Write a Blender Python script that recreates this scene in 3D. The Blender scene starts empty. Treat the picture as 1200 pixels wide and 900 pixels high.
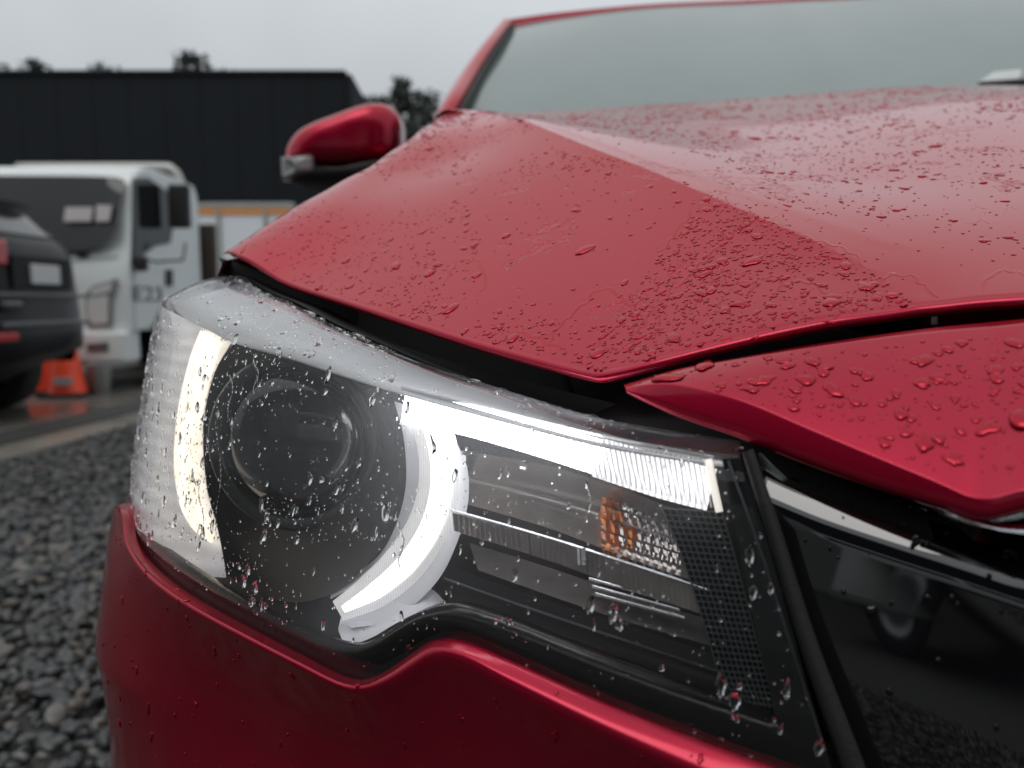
import bpy, bmesh, math, random
import numpy as np
from mathutils import Vector, Matrix

random.seed(7)
RNG = np.random.default_rng(11)
SC = bpy.context.scene
COL = SC.collection

# ------------------------------------------------------------------ camera
CAM_H = 0.87
PITCH = math.atan(95.0 / 900.0)
CAM = np.array([0.0, 0.0, CAM_H])
cam_data = bpy.data.cameras.new("camera")
cam_data.sensor_width = 36.0
cam_data.lens = 27.0
cam_data.clip_start = 0.01
cam_data.clip_end = 2000.0
cam_data.dof.use_dof = True
cam_data.dof.focus_distance = 0.41
cam_data.dof.aperture_fstop = 6.3
cam_obj = bpy.data.objects.new("camera", cam_data)
COL.objects.link(cam_obj)
cam_obj.location = (0, 0, CAM_H)
cam_obj.rotation_euler = (math.pi / 2 - PITCH, 0, 0)
SC.camera = cam_obj

# ------------------------------------------------------------------ world: overcast sky
world = bpy.data.worlds.new("World")
SC.world = world
world.use_nodes = True
wn, wl = world.node_tree.nodes, world.node_tree.links
wn.clear()
SUN_EL, SUN_AZ = math.radians(58), math.radians(-60)
sky = wn.new('ShaderNodeTexSky')
sky.sky_type = 'NISHITA'
sky.sun_disc = False
sky.sun_elevation = SUN_EL
sky.sun_rotation = SUN_AZ
sky.dust_density = 6.0
hs = wn.new('ShaderNodeHueSaturation')
hs.inputs['Saturation'].default_value = 0.25
hs.inputs['Value'].default_value = 0.05
wl.new(sky.outputs[0], hs.inputs['Color'])
tc = wn.new('ShaderNodeTexCoord')
sep = wn.new('ShaderNodeSeparateXYZ')
wl.new(tc.outputs['Generated'], sep.inputs[0])
ramp = wn.new('ShaderNodeValToRGB')           # cloud deck: brighter overhead than at the horizon
ramp.color_ramp.elements[0].position = 0.0
ramp.color_ramp.elements[0].color = (0.455, 0.505, 0.55, 1)
ramp.color_ramp.elements[1].position = 1.0
ramp.color_ramp.elements[1].color = (1.12, 1.14, 1.15, 1)
wl.new(sep.outputs['Z'], ramp.inputs[0])
nz = wn.new('ShaderNodeTexNoise')
nz.inputs['Scale'].default_value = 1.6
nz.inputs['Detail'].default_value = 4
wl.new(tc.outputs['Generated'], nz.inputs['Vector'])
mr = wn.new('ShaderNodeMapRange')
mr.inputs['From Min'].default_value = 0.3
mr.inputs['From Max'].default_value = 0.7
mr.inputs['To Min'].default_value = 0.74
mr.inputs['To Max'].default_value = 1.03
wl.new(nz.outputs['Fac'], mr.inputs['Value'])
mul = wn.new('ShaderNodeVectorMath'); mul.operation = 'SCALE'
wl.new(ramp.outputs[0], mul.inputs[0]); wl.new(mr.outputs[0], mul.inputs['Scale'])
mixs = wn.new('ShaderNodeMix'); mixs.data_type = 'RGBA'
mixs.inputs['Factor'].default_value = 0.88
wl.new(hs.outputs[0], mixs.inputs['A']); wl.new(mul.outputs[0], mixs.inputs['B'])
bg = wn.new('ShaderNodeBackground')
bg.inputs['Strength'].default_value = 1.0
wo = wn.new('ShaderNodeOutputWorld')
wl.new(mixs.outputs['Result'], bg.inputs['Color']); wl.new(bg.outputs[0], wo.inputs[0])

sun_d = bpy.data.lights.new("sun", 'SUN')
sun_d.energy = 0.8
sun_d.angle = math.radians(35)
sun_d.color = (1.0, 0.97, 0.93)
sun = bpy.data.objects.new("sun", sun_d)
COL.objects.link(sun)
sun.rotation_euler = (math.pi / 2 - SUN_EL, 0, math.radians(-20))

SC.view_settings.view_transform = 'Standard'
SC.view_settings.look = 'None'
SC.view_settings.exposure = 0.0
SC.view_settings.gamma = 1.0
SC.render.engine = 'CYCLES'
SC.cycles.use_denoising = True
SC.cycles.max_bounces = 14
SC.cycles.transparent_max_bounces = 24
SC.cycles.transmission_bounces = 10
SC.cycles.sample_clamp_indirect = 6.0

# ------------------------------------------------------------------ geometry helpers
CP, SP = math.cos(PITCH), math.sin(PITCH)

def ray(px, py):
    a = (px - 600.0) / 900.0
    b = (450.0 - py) / 900.0
    return np.array([a, CP + b * SP, -SP + b * CP])

def P(px, py, Y):
    d = ray(px, py)
    return CAM + d * (Y / d[1])

def G(px, py, Z=0.0):
    d = ray(px, py)
    return CAM + d * ((Z - CAM_H) / d[2])

def catmull(pts, n=12):
    p = np.asarray(pts, float)
    if len(p) < 3:
        t = np.linspace(0, 1, n + 1)[:, None]
        return p[0] * (1 - t) + p[-1] * t
    q = np.vstack([2 * p[0] - p[1], p, 2 * p[-1] - p[-2]])
    out = []
    for i in range(1, len(q) - 2):
        p0, p1, p2, p3 = q[i - 1], q[i], q[i + 1], q[i + 2]
        for t in np.linspace(0, 1, n, endpoint=False):
            out.append(0.5 * ((2 * p1) + (-p0 + p2) * t + (2 * p0 - 5 * p1 + 4 * p2 - p3) * t * t + (-p0 + 3 * p1 - 3 * p2 + p3) * t ** 3))
    out.append(p[-1])
    return np.array(out)

def resample(pts, n, smooth=True):
    p = catmull(pts) if smooth else np.asarray(pts, float)
    L = np.concatenate([[0], np.cumsum(np.linalg.norm(np.diff(p, axis=0), axis=1))])
    s = np.linspace(0, L[-1], n)
    return np.stack([np.interp(s, L, p[:, k]) for k in range(p.shape[1])], 1)

def link(o, parent=None):
    COL.objects.link(o)
    if parent is not None:
        o.parent = parent
        if parent.type == 'EMPTY':
            o.matrix_parent_inverse = Matrix.Translation(-Vector(parent.location))
    return o

def mk(name, verts, faces, mat, parent=None, smooth=True):
    me = bpy.data.meshes.new(name)
    me.from_pydata([tuple(map(float, v)) for v in verts], [], faces)
    if smooth:
        me.polygons.foreach_set('use_smooth', [True] * len(me.polygons))
    me.materials.append(mat)
    me.update()
    return link(bpy.data.objects.new(name, me), parent)

def mk_np(name, V, Fq, mat, parent=None, smooth=True):
    """fast mesh from numpy arrays, faces all of the same size"""
    V = np.asarray(V, np.float32); Fq = np.asarray(Fq, np.int32)
    k = Fq.shape[1]
    me = bpy.data.meshes.new(name)
    me.vertices.add(len(V)); me.vertices.foreach_set('co', V.ravel())
    me.loops.add(Fq.size); me.loops.foreach_set('vertex_index', Fq.ravel())
    me.polygons.add(len(Fq)); me.polygons.foreach_set('loop_start', np.arange(0, Fq.size, k, dtype=np.int32))
    if smooth:
        me.polygons.foreach_set('use_smooth', np.ones(len(Fq), bool))
    me.update(calc_edges=True); me.validate()
    me.materials.append(mat)
    return link(bpy.data.objects.new(name, me), parent)

def grid_faces(nu, nv, flip=False, base=0):
    f = []
    for i in range(nu - 1):
        for j in range(nv - 1):
            a, b, c, d = base + i * nv + j, base + (i + 1) * nv + j, base + (i + 1) * nv + j + 1, base + i * nv + j + 1
            f.append((a, d, c, b) if flip else (a, b, c, d))
    return f

def grid(name, A, mat, parent=None, flip=False, smooth=True):
    """A: array (nu, nv, 3)"""
    A = np.asarray(A)
    nu, nv = A.shape[:2]
    n = np.cross(A[1:, :-1] - A[:-1, :-1], A[:-1, 1:] - A[:-1, :-1])
    c = A[:-1, :-1]
    flip = float((n * (CAM - c)).sum()) < 0          # wind the faces outwards
    return mk(name, A.reshape(-1, 3), grid_faces(nu, nv, flip), mat, parent, smooth)

def join_objs(name, objs, kind=None):
    """join small pieces into one mesh object"""
    V, F, off = [], [], 0
    for o in objs:
        V += [tuple(v.co) for v in o.data.vertices]
        F += [tuple(i + off for i in p.vertices) for p in o.data.polygons]
        off += len(o.data.vertices)
    mat, par, sm = objs[0].data.materials[0], objs[0].parent, objs[0].data.polygons[0].use_smooth
    for o in objs:
        me = o.data; bpy.data.objects.remove(o); bpy.data.meshes.remove(me)
    o = mk(name, V, F, mat, par, sm)
    if kind: o['kind'] = kind
    return o

def empty(name, loc, label, cat, group=None):
    o = bpy.data.objects.new(name, None)
    o.location = tuple(map(float, loc))
    o.empty_display_size = 0.1
    COL.objects.link(o)
    o['label'] = label; o['category'] = cat
    if group: o['group'] = group
    return o

def tag(o, label, cat=None, group=None, kind=None):
    o['label'] = label
    if cat: o['category'] = cat
    if group: o['group'] = group
    if kind: o['kind'] = kind
    return o

def box(name, c, s, mat, parent=None, bev=0.0, rz=0.0, smooth=False, rot=None):
    bm = bmesh.new()
    bmesh.ops.create_cube(bm, size=1.0)
    bmesh.ops.scale(bm, vec=s, verts=bm.verts)
    if bev > 0:
        bmesh.ops.bevel(bm, geom=bm.edges[:], offset=bev, segments=3, affect='EDGES', profile=0.5)
    M = Matrix.Translation(Vector(tuple(map(float, c)))) @ (rot if rot is not None else Matrix.Rotation(rz, 4, 'Z'))
    bmesh.ops.transform(bm, matrix=M, verts=bm.verts)
    me = bpy.data.meshes.new(name); bm.to_mesh(me); bm.free()
    if smooth: me.polygons.foreach_set('use_smooth', [True] * len(me.polygons))
    me.materials.append(mat)
    return link(bpy.data.objects.new(name, me), parent)

def prism(name, poly, axis_vec, mat, parent=None, bev=0.0):
    """extrude a 3D polygon along axis_vec"""
    n = len(poly)
    bm = bmesh.new()
    a = [bm.verts.new(tuple(map(float, p))) for p in poly]
    b = [bm.verts.new(tuple(map(float, np.asarray(p) + np.asarray(axis_vec)))) for p in poly]
    bm.faces.new(a); bm.faces.new(b[::-1])
    for i in range(n):
        j = (i + 1) % n
        bm.faces.new((a[j], a[i], b[i], b[j]))
    bmesh.ops.recalc_face_normals(bm, faces=bm.faces[:])
    if bev > 0:
        bmesh.ops.bevel(bm, geom=bm.edges[:], offset=bev, segments=2, affect='EDGES', profile=0.5)
    me = bpy.data.meshes.new(name); bm.to_mesh(me); bm.free()
    me.materials.append(mat)
    return link(bpy.data.objects.new(name, me), parent)

def frame_along(path):
    """tangents plus two perpendicular vectors for every point of a path"""
    p = np.asarray(path, float)
    T = np.gradient(p, axis=0)
    T /= np.linalg.norm(T, axis=1)[:, None] + 1e-12
    up = np.array([0.0, 0.0, 1.0])
    N = np.cross(T, up); bad = np.linalg.norm(N, axis=1) < 1e-3
    N[bad] = np.cross(T[bad], np.array([1.0, 0, 0]))
    N /= np.linalg.norm(N, axis=1)[:, None]
    B = np.cross(N, T)
    return T, N, B

def tube(name, path, r, mat, parent=None, seg=8):
    p = np.asarray(path, float)
    T, N, B = frame_along(p)
    r = np.broadcast_to(np.asarray(r, float), (len(p),))
    V = []
    for i in range(len(p)):
        for k in range(seg):
            a = 2 * math.pi * k / seg
            V.append(p[i] + r[i] * (math.cos(a) * N[i] + math.sin(a) * B[i]))
    F = []
    for i in range(len(p) - 1):
        for k in range(seg):
            k2 = (k + 1) % seg
            F.append((i * seg + k, i * seg + k2, (i + 1) * seg + k2, (i + 1) * seg + k))
    F.append(tuple(range(seg))[::-1]); F.append(tuple((len(p) - 1) * seg + k for k in range(seg)))
    return mk(name, V, F, mat, parent)

def revolve(name, c, axis, prof, mat, parent=None, seg=48, smooth=True, cap=False):
    """prof: list of (radius, height along axis)"""
    ax = np.asarray(axis, float); ax /= np.linalg.norm(ax)
    u = np.cross(ax, [0, 0, 1.0])
    if np.linalg.norm(u) < 1e-3: u = np.array([1.0, 0, 0])
    u /= np.linalg.norm(u); w = np.cross(u, ax)
    V = []
    for r, h in prof:
        for k in range(seg):
            a = 2 * math.pi * k / seg
            V.append(np.asarray(c) + ax * h + r * (math.cos(a) * u + math.sin(a) * w))
    F = []
    for i in range(len(prof) - 1):
        for k in range(seg):
            k2 = (k + 1) % seg
            F.append((i * seg + k, (i + 1) * seg + k, (i + 1) * seg + k2, i * seg + k2))
    if cap:
        F.append(tuple(range(seg))); F.append(tuple((len(prof) - 1) * seg + k for k in range(seg))[::-1])
    return mk(name, V, F, mat, parent, smooth)

# ------------------------------------------------------------------ materials
def newmat(name):
    m = bpy.data.materials.new(name); m.use_nodes = True
    return m, m.node_tree.nodes, m.node_tree.links, m.node_tree.nodes['Principled BSDF']

def pmat(name, col, rough=0.5, metal=0.0, coat=0.0, coat_r=0.03, spec=0.5, noise=0.0, nscale=40.0, bump=0.0, bscale=200.0, rvar=0.0):
    m, N, L, b = newmat(name)
    b.inputs['Base Color'].default_value = (*col, 1)
    b.inputs['Roughness'].default_value = rough
    b.inputs['Metallic'].default_value = metal
    b.inputs['Coat Weight'].default_value = coat
    b.inputs['Coat Roughness'].default_value = coat_r
    b.inputs['Specular IOR Level'].default_value = spec
    if noise > 0 or bump > 0 or rvar > 0:
        t = N.new('ShaderNodeTexCoord')
    if noise > 0:
        n = N.new('ShaderNodeTexNoise'); n.inputs['Scale'].default_value = nscale; n.inputs['Detail'].default_value = 6
        L.new(t.outputs['Object'], n.inputs['Vector'])
        mx = N.new('ShaderNodeMix'); mx.data_type = 'RGBA'
        mx.inputs['A'].default_value = (*[c * (1 - noise) for c in col], 1)
        mx.inputs['B'].default_value = (*[min(1, c * (1 + noise)) for c in col], 1)
        L.new(n.outputs['Fac'], mx.inputs['Factor']); L.new(mx.outputs['Result'], b.inputs['Base Color'])
    if rvar > 0:
        n3 = N.new('ShaderNodeTexNoise'); n3.inputs['Scale'].default_value = nscale * 0.6; n3.inputs['Detail'].default_value = 5
        L.new(t.outputs['Object'], n3.inputs['Vector'])
        m3 = N.new('ShaderNodeMapRange'); m3.inputs['From Min'].default_value = 0.3; m3.inputs['From Max'].default_value = 0.7
        m3.inputs['To Min'].default_value = max(0.01, rough - rvar); m3.inputs['To Max'].default_value = rough + rvar
        L.new(n3.outputs['Fac'], m3.inputs['Value']); L.new(m3.outputs[0], b.inputs['Roughness'])
    if bump > 0:
        n2 = N.new('ShaderNodeTexNoise'); n2.inputs['Scale'].default_value = bscale; n2.inputs['Detail'].default_value = 4
        L.new(t.outputs['Object'], n2.inputs['Vector'])
        bp = N.new('ShaderNodeBump'); bp.inputs['Strength'].default_value = bump; bp.inputs['Distance'].default_value = 0.002
        L.new(n2.outputs['Fac'], bp.inputs['Height']); L.new(bp.outputs[0], b.inputs['Normal'])
    return m

def emat(name, col, lo, hi, scale=0.0, direction='Z', col2=None):
    """emissive lamp part; lo..hi is its brightness between and on the moulded ridges"""
    m, N, L, b = newmat(name)
    b.inputs['Base Color'].default_value = (0.6, 0.6, 0.6, 1)
    b.inputs['Roughness'].default_value = 0.3
    b.inputs['Emission Color'].default_value = (*col, 1)
    b.inputs['Emission Strength'].default_value = hi
    if scale > 0:
        t = N.new('ShaderNodeTexCoord')
        w = N.new('ShaderNodeTexWave'); w.wave_type = 'BANDS'; w.bands_direction = direction
        w.inputs['Scale'].default_value = scale; w.inputs['Distortion'].default_value = 0.6; w.inputs['Detail'].default_value = 2
        L.new(t.outputs['Object'], w.inputs['Vector'])
        n = N.new('ShaderNodeTexNoise'); n.inputs['Scale'].default_value = 55; n.inputs['Detail'].default_value = 3
        L.new(t.outputs['Object'], n.inputs['Vector'])
        ad = N.new('ShaderNodeMath'); ad.operation = 'MULTIPLY'
        L.new(w.outputs['Fac'], ad.inputs[0]); 
        n2 = N.new('ShaderNodeMapRange'); n2.inputs['From Min'].default_value = 0.35; n2.inputs['From Max'].default_value = 0.65; n2.inputs['To Min'].default_value = 0.35; n2.inputs['To Max'].default_value = 1.0
        L.new(n.outputs['Fac'], n2.inputs['Value']); L.new(n2.outputs[0], ad.inputs[1])
        mr = N.new('ShaderNodeMapRange'); mr.inputs['To Min'].default_value = lo; mr.inputs['To Max'].default_value = hi
        L.new(ad.outputs[0], mr.inputs['Value']); L.new(mr.outputs[0], b.inputs['Emission Strength'])
        if col2:
            mx = N.new('ShaderNodeMix'); mx.data_type = 'RGBA'
            mx.inputs['A'].default_value = (*col, 1); mx.inputs['B'].default_value = (*col2, 1)
            L.new(n.outputs['Fac'], mx.inputs['Factor']); L.new(mx.outputs['Result'], b.inputs['Emission Color'])
    return m

def paint_mat(name, wet, coat_r=0.035):
    m, N, L, b = newmat(name)
    t = N.new('ShaderNodeTexCoord')
    b.inputs['Base Color'].default_value = (0.38, 0.004, 0.030, 1)
    b.inputs['Metallic'].default_value = 0.72
    b.inputs['Specular Tint'].default_value = (1.0, 0.18, 0.28, 1)
    b.inputs['Roughness'].default_value = 0.33
    b.inputs['Coat Weight'].default_value = 1.0
    b.inputs['Coat Roughness'].default_value = coat_r
    b.inputs['Coat IOR'].default_value = 1.37
    fl = N.new('ShaderNodeTexNoise'); fl.inputs['Scale'].default_value = 1400; fl.inputs['Detail'].default_value = 1
    L.new(t.outputs['Object'], fl.inputs['Vector'])
    bf = N.new('ShaderNodeBump'); bf.inputs['Strength'].default_value = 0.08; bf.inputs['Distance'].default_value = 0.0005
    L.new(fl.outputs['Fac'], bf.inputs['Height']); L.new(bf.outputs[0], b.inputs['Normal'])
    # water standing on the clear coat: beaded patches next to smooth film
    n1 = N.new('ShaderNodeTexNoise'); n1.inputs['Scale'].default_value = 13.0; n1.inputs['Detail'].default_value = 5; n1.inputs['Roughness'].default_value = 0.62
    L.new(t.outputs['Object'], n1.inputs['Vector'])
    mk1 = N.new('ShaderNodeMapRange'); mk1.interpolation_type = 'SMOOTHSTEP'
    mk1.inputs['From Min'].default_value = 0.60; mk1.inputs['From Max'].default_value = 0.612
    L.new(n1.outputs['Fac'], mk1.inputs['Value'])
    n2 = N.new('ShaderNodeTexNoise'); n2.inputs['Scale'].default_value = 190.0; n2.inputs['Detail'].default_value = 3
    L.new(t.outputs['Object'], n2.inputs['Vector'])
    mk2 = N.new('ShaderNodeMapRange'); mk2.interpolation_type = 'SMOOTHSTEP'
    mk2.inputs['From Min'].default_value = 0.55; mk2.inputs['From Max'].default_value = 0.66
    L.new(n2.outputs['Fac'], mk2.inputs['Value'])
    mm = N.new('ShaderNodeMath'); mm.operation = 'MULTIPLY'
    L.new(mk1.outputs[0], mm.inputs[0]); L.new(mk2.outputs[0], mm.inputs[1])
    inv = N.new('ShaderNodeMath'); inv.operation = 'SUBTRACT'; inv.inputs[0].default_value = 1.0
    L.new(mk1.outputs[0], inv.inputs[1])
    ad = N.new('ShaderNodeMath'); ad.operation = 'MULTIPLY_ADD'
    L.new(inv.outputs[0], ad.inputs[0]); ad.inputs[1].default_value = 1.0; L.new(mm.outputs[0], ad.inputs[2])
    bp = N.new('ShaderNodeBump'); bp.inputs['Strength'].default_value = wet; bp.inputs['Distance'].default_value = 0.0006
    L.new(ad.outputs[0], bp.inputs['Height']); L.new(bp.outputs[0], b.inputs['Coat Normal'])
    L.new(bp.outputs[0], bf.inputs['Normal'])
    return m

def lens_mat(name, tint=(1, 1, 1), rough=0.015, ior=1.5, haze=0.0):
    """thin clear cover: mirror reflection by Fresnel, straight transmission"""
    m = bpy.data.materials.new(name); m.use_nodes = True
    N, L = m.node_tree.nodes, m.node_tree.links
    N.clear()
    out = N.new('ShaderNodeOutputMaterial')
    tr = N.new('ShaderNodeBsdfTransparent'); tr.inputs[0].default_value = (*tint, 1)
    gl = N.new('ShaderNodeBsdfGlossy'); gl.inputs['Roughness'].default_value = rough
    fr = N.new('ShaderNodeFresnel'); fr.inputs['IOR'].default_value = ior
    t = N.new('ShaderNodeTexCoord')
    n = N.new('ShaderNodeTexNoise'); n.inputs['Scale'].default_value = 260; n.inputs['Detail'].default_value = 3
    mp = N.new('ShaderNodeMapping'); mp.inputs['Scale'].default_value = (1, 1, 0.35)
    L.new(t.outputs['Object'], mp.inputs[0]); L.new(mp.outputs[0], n.inputs['Vector'])
    bp = N.new('ShaderNodeBump'); bp.inputs['Strength'].default_value = 0.10; bp.inputs['Distance'].default_value = 0.0006
    L.new(n.outputs['Fac'], bp.inputs['Height'])
    L.new(bp.outputs[0], gl.inputs['Normal']); L.new(bp.outputs[0], fr.inputs['Normal'])
    mx = N.new('ShaderNodeMixShader')
    L.new(fr.outputs[0], mx.inputs[0]); L.new(tr.outputs[0], mx.inputs[1]); L.new(gl.outputs[0], mx.inputs[2])
    last = mx.outputs[0]
    if haze > 0:                                # wet, slightly hazed plastic scatters a little light
        ad = N.new('ShaderNodeBsdfTranslucent'); ad.inputs[0].default_value = (0.9, 0.92, 0.95, 1)
        m2 = N.new('ShaderNodeMixShader'); m2.inputs[0].default_value = haze
        L.new(last, m2.inputs[1]); L.new(ad.outputs[0], m2.inputs[2]); last = m2.outputs[0]
    L.new(last, out.inputs[0])
    return m

def water_mat(name):
    m, N, L, b = newmat(name)
    b.inputs['Base Color'].default_value = (1, 1, 1, 1)
    b.inputs['Roughness'].default_value = 0.0
    b.inputs['IOR'].default_value = 1.33
    b.inputs['Transmission Weight'].default_value = 1.0
    return m

M_PAINT = paint_mat('red_paint_wet', 0.8, 0.075)
M_PAINT2 = paint_mat('red_paint_damp', 0.0, 0.14)
M_GLOSSBLACK = pmat('gloss_black_plastic', (0.005, 0.005, 0.006), 0.03, spec=1.0, coat=0.8, coat_r=0.01)
M_FRIT = pmat('black_lamp_border', (0.006, 0.006, 0.007), 0.22, bump=0.15, bscale=150)
M_BLACK = pmat('matt_black_plastic', (0.012, 0.012, 0.013), 0.55, bump=0.2, bscale=600)
M_SEAL = pmat('dark_seal', (0.008, 0.008, 0.009), 0.7)
M_DARKBEZEL = pmat('dark_bezel', (0.008, 0.008, 0.010), 0.45, spec=0.18)
M_GREYBEZEL = pmat('grey_bezel', (0.16, 0.17, 0.18), 0.28, metal=0.4)
M_SILVER = pmat('satin_silver', (0.82, 0.83, 0.88), 0.40, metal=0.0, spec=0.8)
M_CHROME = pmat('chrome', (0.80, 0.80, 0.82), 0.10, metal=1.0, bump=0.1, bscale=300)
M_SMOKE = pmat('smoked_chrome', (0.52, 0.48, 0.46), 0.24, metal=0.75, noise=0.3, nscale=90)
M_AMBERCH = pmat('amber_tinted_chrome', (0.85, 0.26, 0.05), 0.18, metal=0.7)
M_AMBER = pmat('amber_bulb', (0.85, 0.22, 0.02), 0.12, coat=1.0)
M_LENS = lens_mat('lamp_cover', haze=0.075)
M_PROJ = pmat('projector_glass', (0.010, 0.011, 0.013), 0.03, coat=0.6, spec=0.6)
M_WATER = water_mat('water')
M_SHELF = pmat('pale_shelf', (0.62, 0.64, 0.67), 0.35, metal=0.1, noise=0.15, nscale=25)  # pale grey stands in for sky reflected along the cover's sloping top
M_SHROUD = pmat('shroud_grey', (0.030, 0.032, 0.035), 0.4, spec=0.4)
M_SCREEN = pmat('sky_pale_glass', (0.19, 0.245, 0.24), 0.08, spec=1.0, noise=0.12, nscale=5)  # sky reflection put into the pale base colour, along with rain haze
M_BEAD = pmat('water_on_red', (0.36, 0.003, 0.022), 0.28, metal=0.75, coat=1.0, coat_r=0.0)
_b = M_BEAD.node_tree.nodes['Principled BSDF']; _b.inputs['Coat IOR'].default_value = 1.33; _b.inputs['Specular Tint'].default_value = (1.0, 0.12, 0.2, 1)
M_BEADK = pmat('water_on_black', (0.005, 0.005, 0.006), 0.02, spec=0.4)
M_GLASS = pmat('window_glass', (0.02, 0.026, 0.026), 0.02, spec=0.6)
M_DRL = emat('lamp_white', (1.0, 0.97, 0.90), 0.34, 0.62, 240, 'X', (0.88, 0.90, 1.0))
M_DRLCORE = emat('lamp_white_core', (1.0, 0.98, 0.93), 1.2, 3.2, 260, 'Z', (0.95, 0.96, 1.0))
M_DRLHOT = emat('lamp_white_hot', (1.0, 0.99, 0.97), 3.0, 11.0, 110, 'X', (0.93, 0.94, 1.0))
M_DRLBAR = emat('lamp_bar_ribbed', (1.0, 0.96, 0.88), 0.7, 2.4, 120, 'X', (0.90, 0.91, 1.0))
M_GLOWBEZEL = emat('glowing_bezel', (0.86, 0.89, 1.0), 0.16, 0.30, 30, 'Z', (1.0, 0.98, 1.0))  # bezel is no light source; emission imitates the pale glow on it
M_DRL2 = emat('lamp_cream', (1.0, 0.84, 0.62), 1.0, 2.0, 200, 'Z', (1.0, 0.90, 0.76))
M_DRLEND = emat('lamp_end', (1.0, 0.93, 0.82), 0.7, 0.8)
M_RUBBER = pmat('tyre_rubber', (0.02, 0.02, 0.021), 0.75, bump=0.4, bscale=80)
M_ALLOY = pmat('alloy', (0.5, 0.5, 0.52), 0.3, metal=0.9)
M_WHITE = pmat('white_body', (0.70, 0.75, 0.75), 0.30, coat=0.5, noise=0.06, nscale=3)
M_BLACKCAR = pmat('black_car_paint', (0.006, 0.006, 0.008), 0.35, coat=0.2, spec=0.25)
M_ORANGE = pmat('cone_orange', (0.95, 0.085, 0.03), 0.45, noise=0.08, nscale=12)
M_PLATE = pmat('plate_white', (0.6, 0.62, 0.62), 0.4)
M_REDLAMP = pmat('red_lamp', (0.45, 0.01, 0.015), 0.12, coat=1.0)
M_CLAD = pmat('dark_cladding', (0.008, 0.011, 0.014), 0.8, spec=0.25, noise=0.15, nscale=0.6)
M_HOARD = pmat('white_hoarding', (0.72, 0.77, 0.82), 0.5, noise=0.05, nscale=1.5)
M_ORSTRIPE = pmat('orange_stripe', (0.70, 0.30, 0.09), 0.5)
M_GREYMETAL = pmat('galvanised', (0.42, 0.43, 0.41), 0.4, metal=0.6, noise=0.15, nscale=8)
M_BROWN = pmat('weathered_timber', (0.06, 0.045, 0.035), 0.8, noise=0.35, nscale=10)
M_CONC = pmat('wet_concrete', (0.20, 0.185, 0.16), 0.32, noise=0.25, nscale=4, bump=0.3, bscale=60, rvar=0.2)
M_SLAB = pmat('wet_slab', (0.17, 0.16, 0.14), 0.22, noise=0.22, nscale=1.7, bump=0.15, bscale=40, rvar=0.2)
M_KERB = pmat('dark_kerb', (0.035, 0.035, 0.034), 0.55, noise=0.3, nscale=9, bump=0.4, bscale=50)

# ------------------------------------------------------------------ setting: ground, slab, kerb
ground = mk('ground', [(-400, -400, -0.025), (400, -400, -0.025), (400, 600, -0.025), (-400, 600, -0.025)], [(0, 1, 2, 3)],
            pmat('gravel_bed', (0.055, 0.056, 0.055), 0.7, noise=0.5, nscale=18, bump=1.0, bscale=25))
tag(ground, 'grey gravel bed of the yard', kind='structure')

def line_pts(p0, p1, Z, s0, s1):
    a, b = G(*p0, Z), G(*p1, Z)
    d = b - a
    return a + d * s0, a + d * s1

SLAB_Z = 0.07
a0, a1 = line_pts((0, 506), (160, 470), SLAB_Z, -1.6, 9.0)       # edge of the raised yard slab
e_dir = (a1 - a0) / np.linalg.norm(a1 - a0)
e_nor = np.array([e_dir[1], -e_dir[0], 0.0])                      # towards the gravel
far = -e_nor * 80
def slab_pt(base, off, z): 
    q = base + e_nor * off
    return (q[0], q[1], z)
slab = prism('yard_slab', [slab_pt(a0, 0, SLAB_Z), slab_pt(a1, 0, SLAB_Z), slab_pt(a1, -60, SLAB_Z), slab_pt(a0, -60, SLAB_Z)], (0, 0, -0.16), M_SLAB)
tag(slab, 'wet concrete yard slab with puddles', kind='structure')
kerb = prism('kerb', [slab_pt(a0, 0.012, SLAB_Z - 0.006), slab_pt(a1, 0.012, SLAB_Z - 0.006), slab_pt(a1, 0.13, SLAB_Z - 0.045), slab_pt(a0, 0.13, SLAB_Z - 0.045)], (0, 0, -0.1), M_KERB)
tag(kerb, 'dark wet kerb face along the slab', kind='structure')
strip = prism('edging_strip', [slab_pt(a0, 0.15, 0.018), slab_pt(a1, 0.15, 0.018), slab_pt(a1, 0.42, 0.012), slab_pt(a0, 0.42, 0.012)], (0, 0, -0.1), M_CONC, bev=0.004)
tag(strip, 'pale concrete edging strip beside the gravel', kind='structure')

def ico(sub):
    bm = bmesh.new(); bmesh.ops.create_icosphere(bm, subdivisions=sub, radius=1.0)
    V = np.array([v.co[:] for v in bm.verts]); F = np.array([[v.index for v in f.verts] for f in bm.faces]); bm.free()
    return V, F

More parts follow.
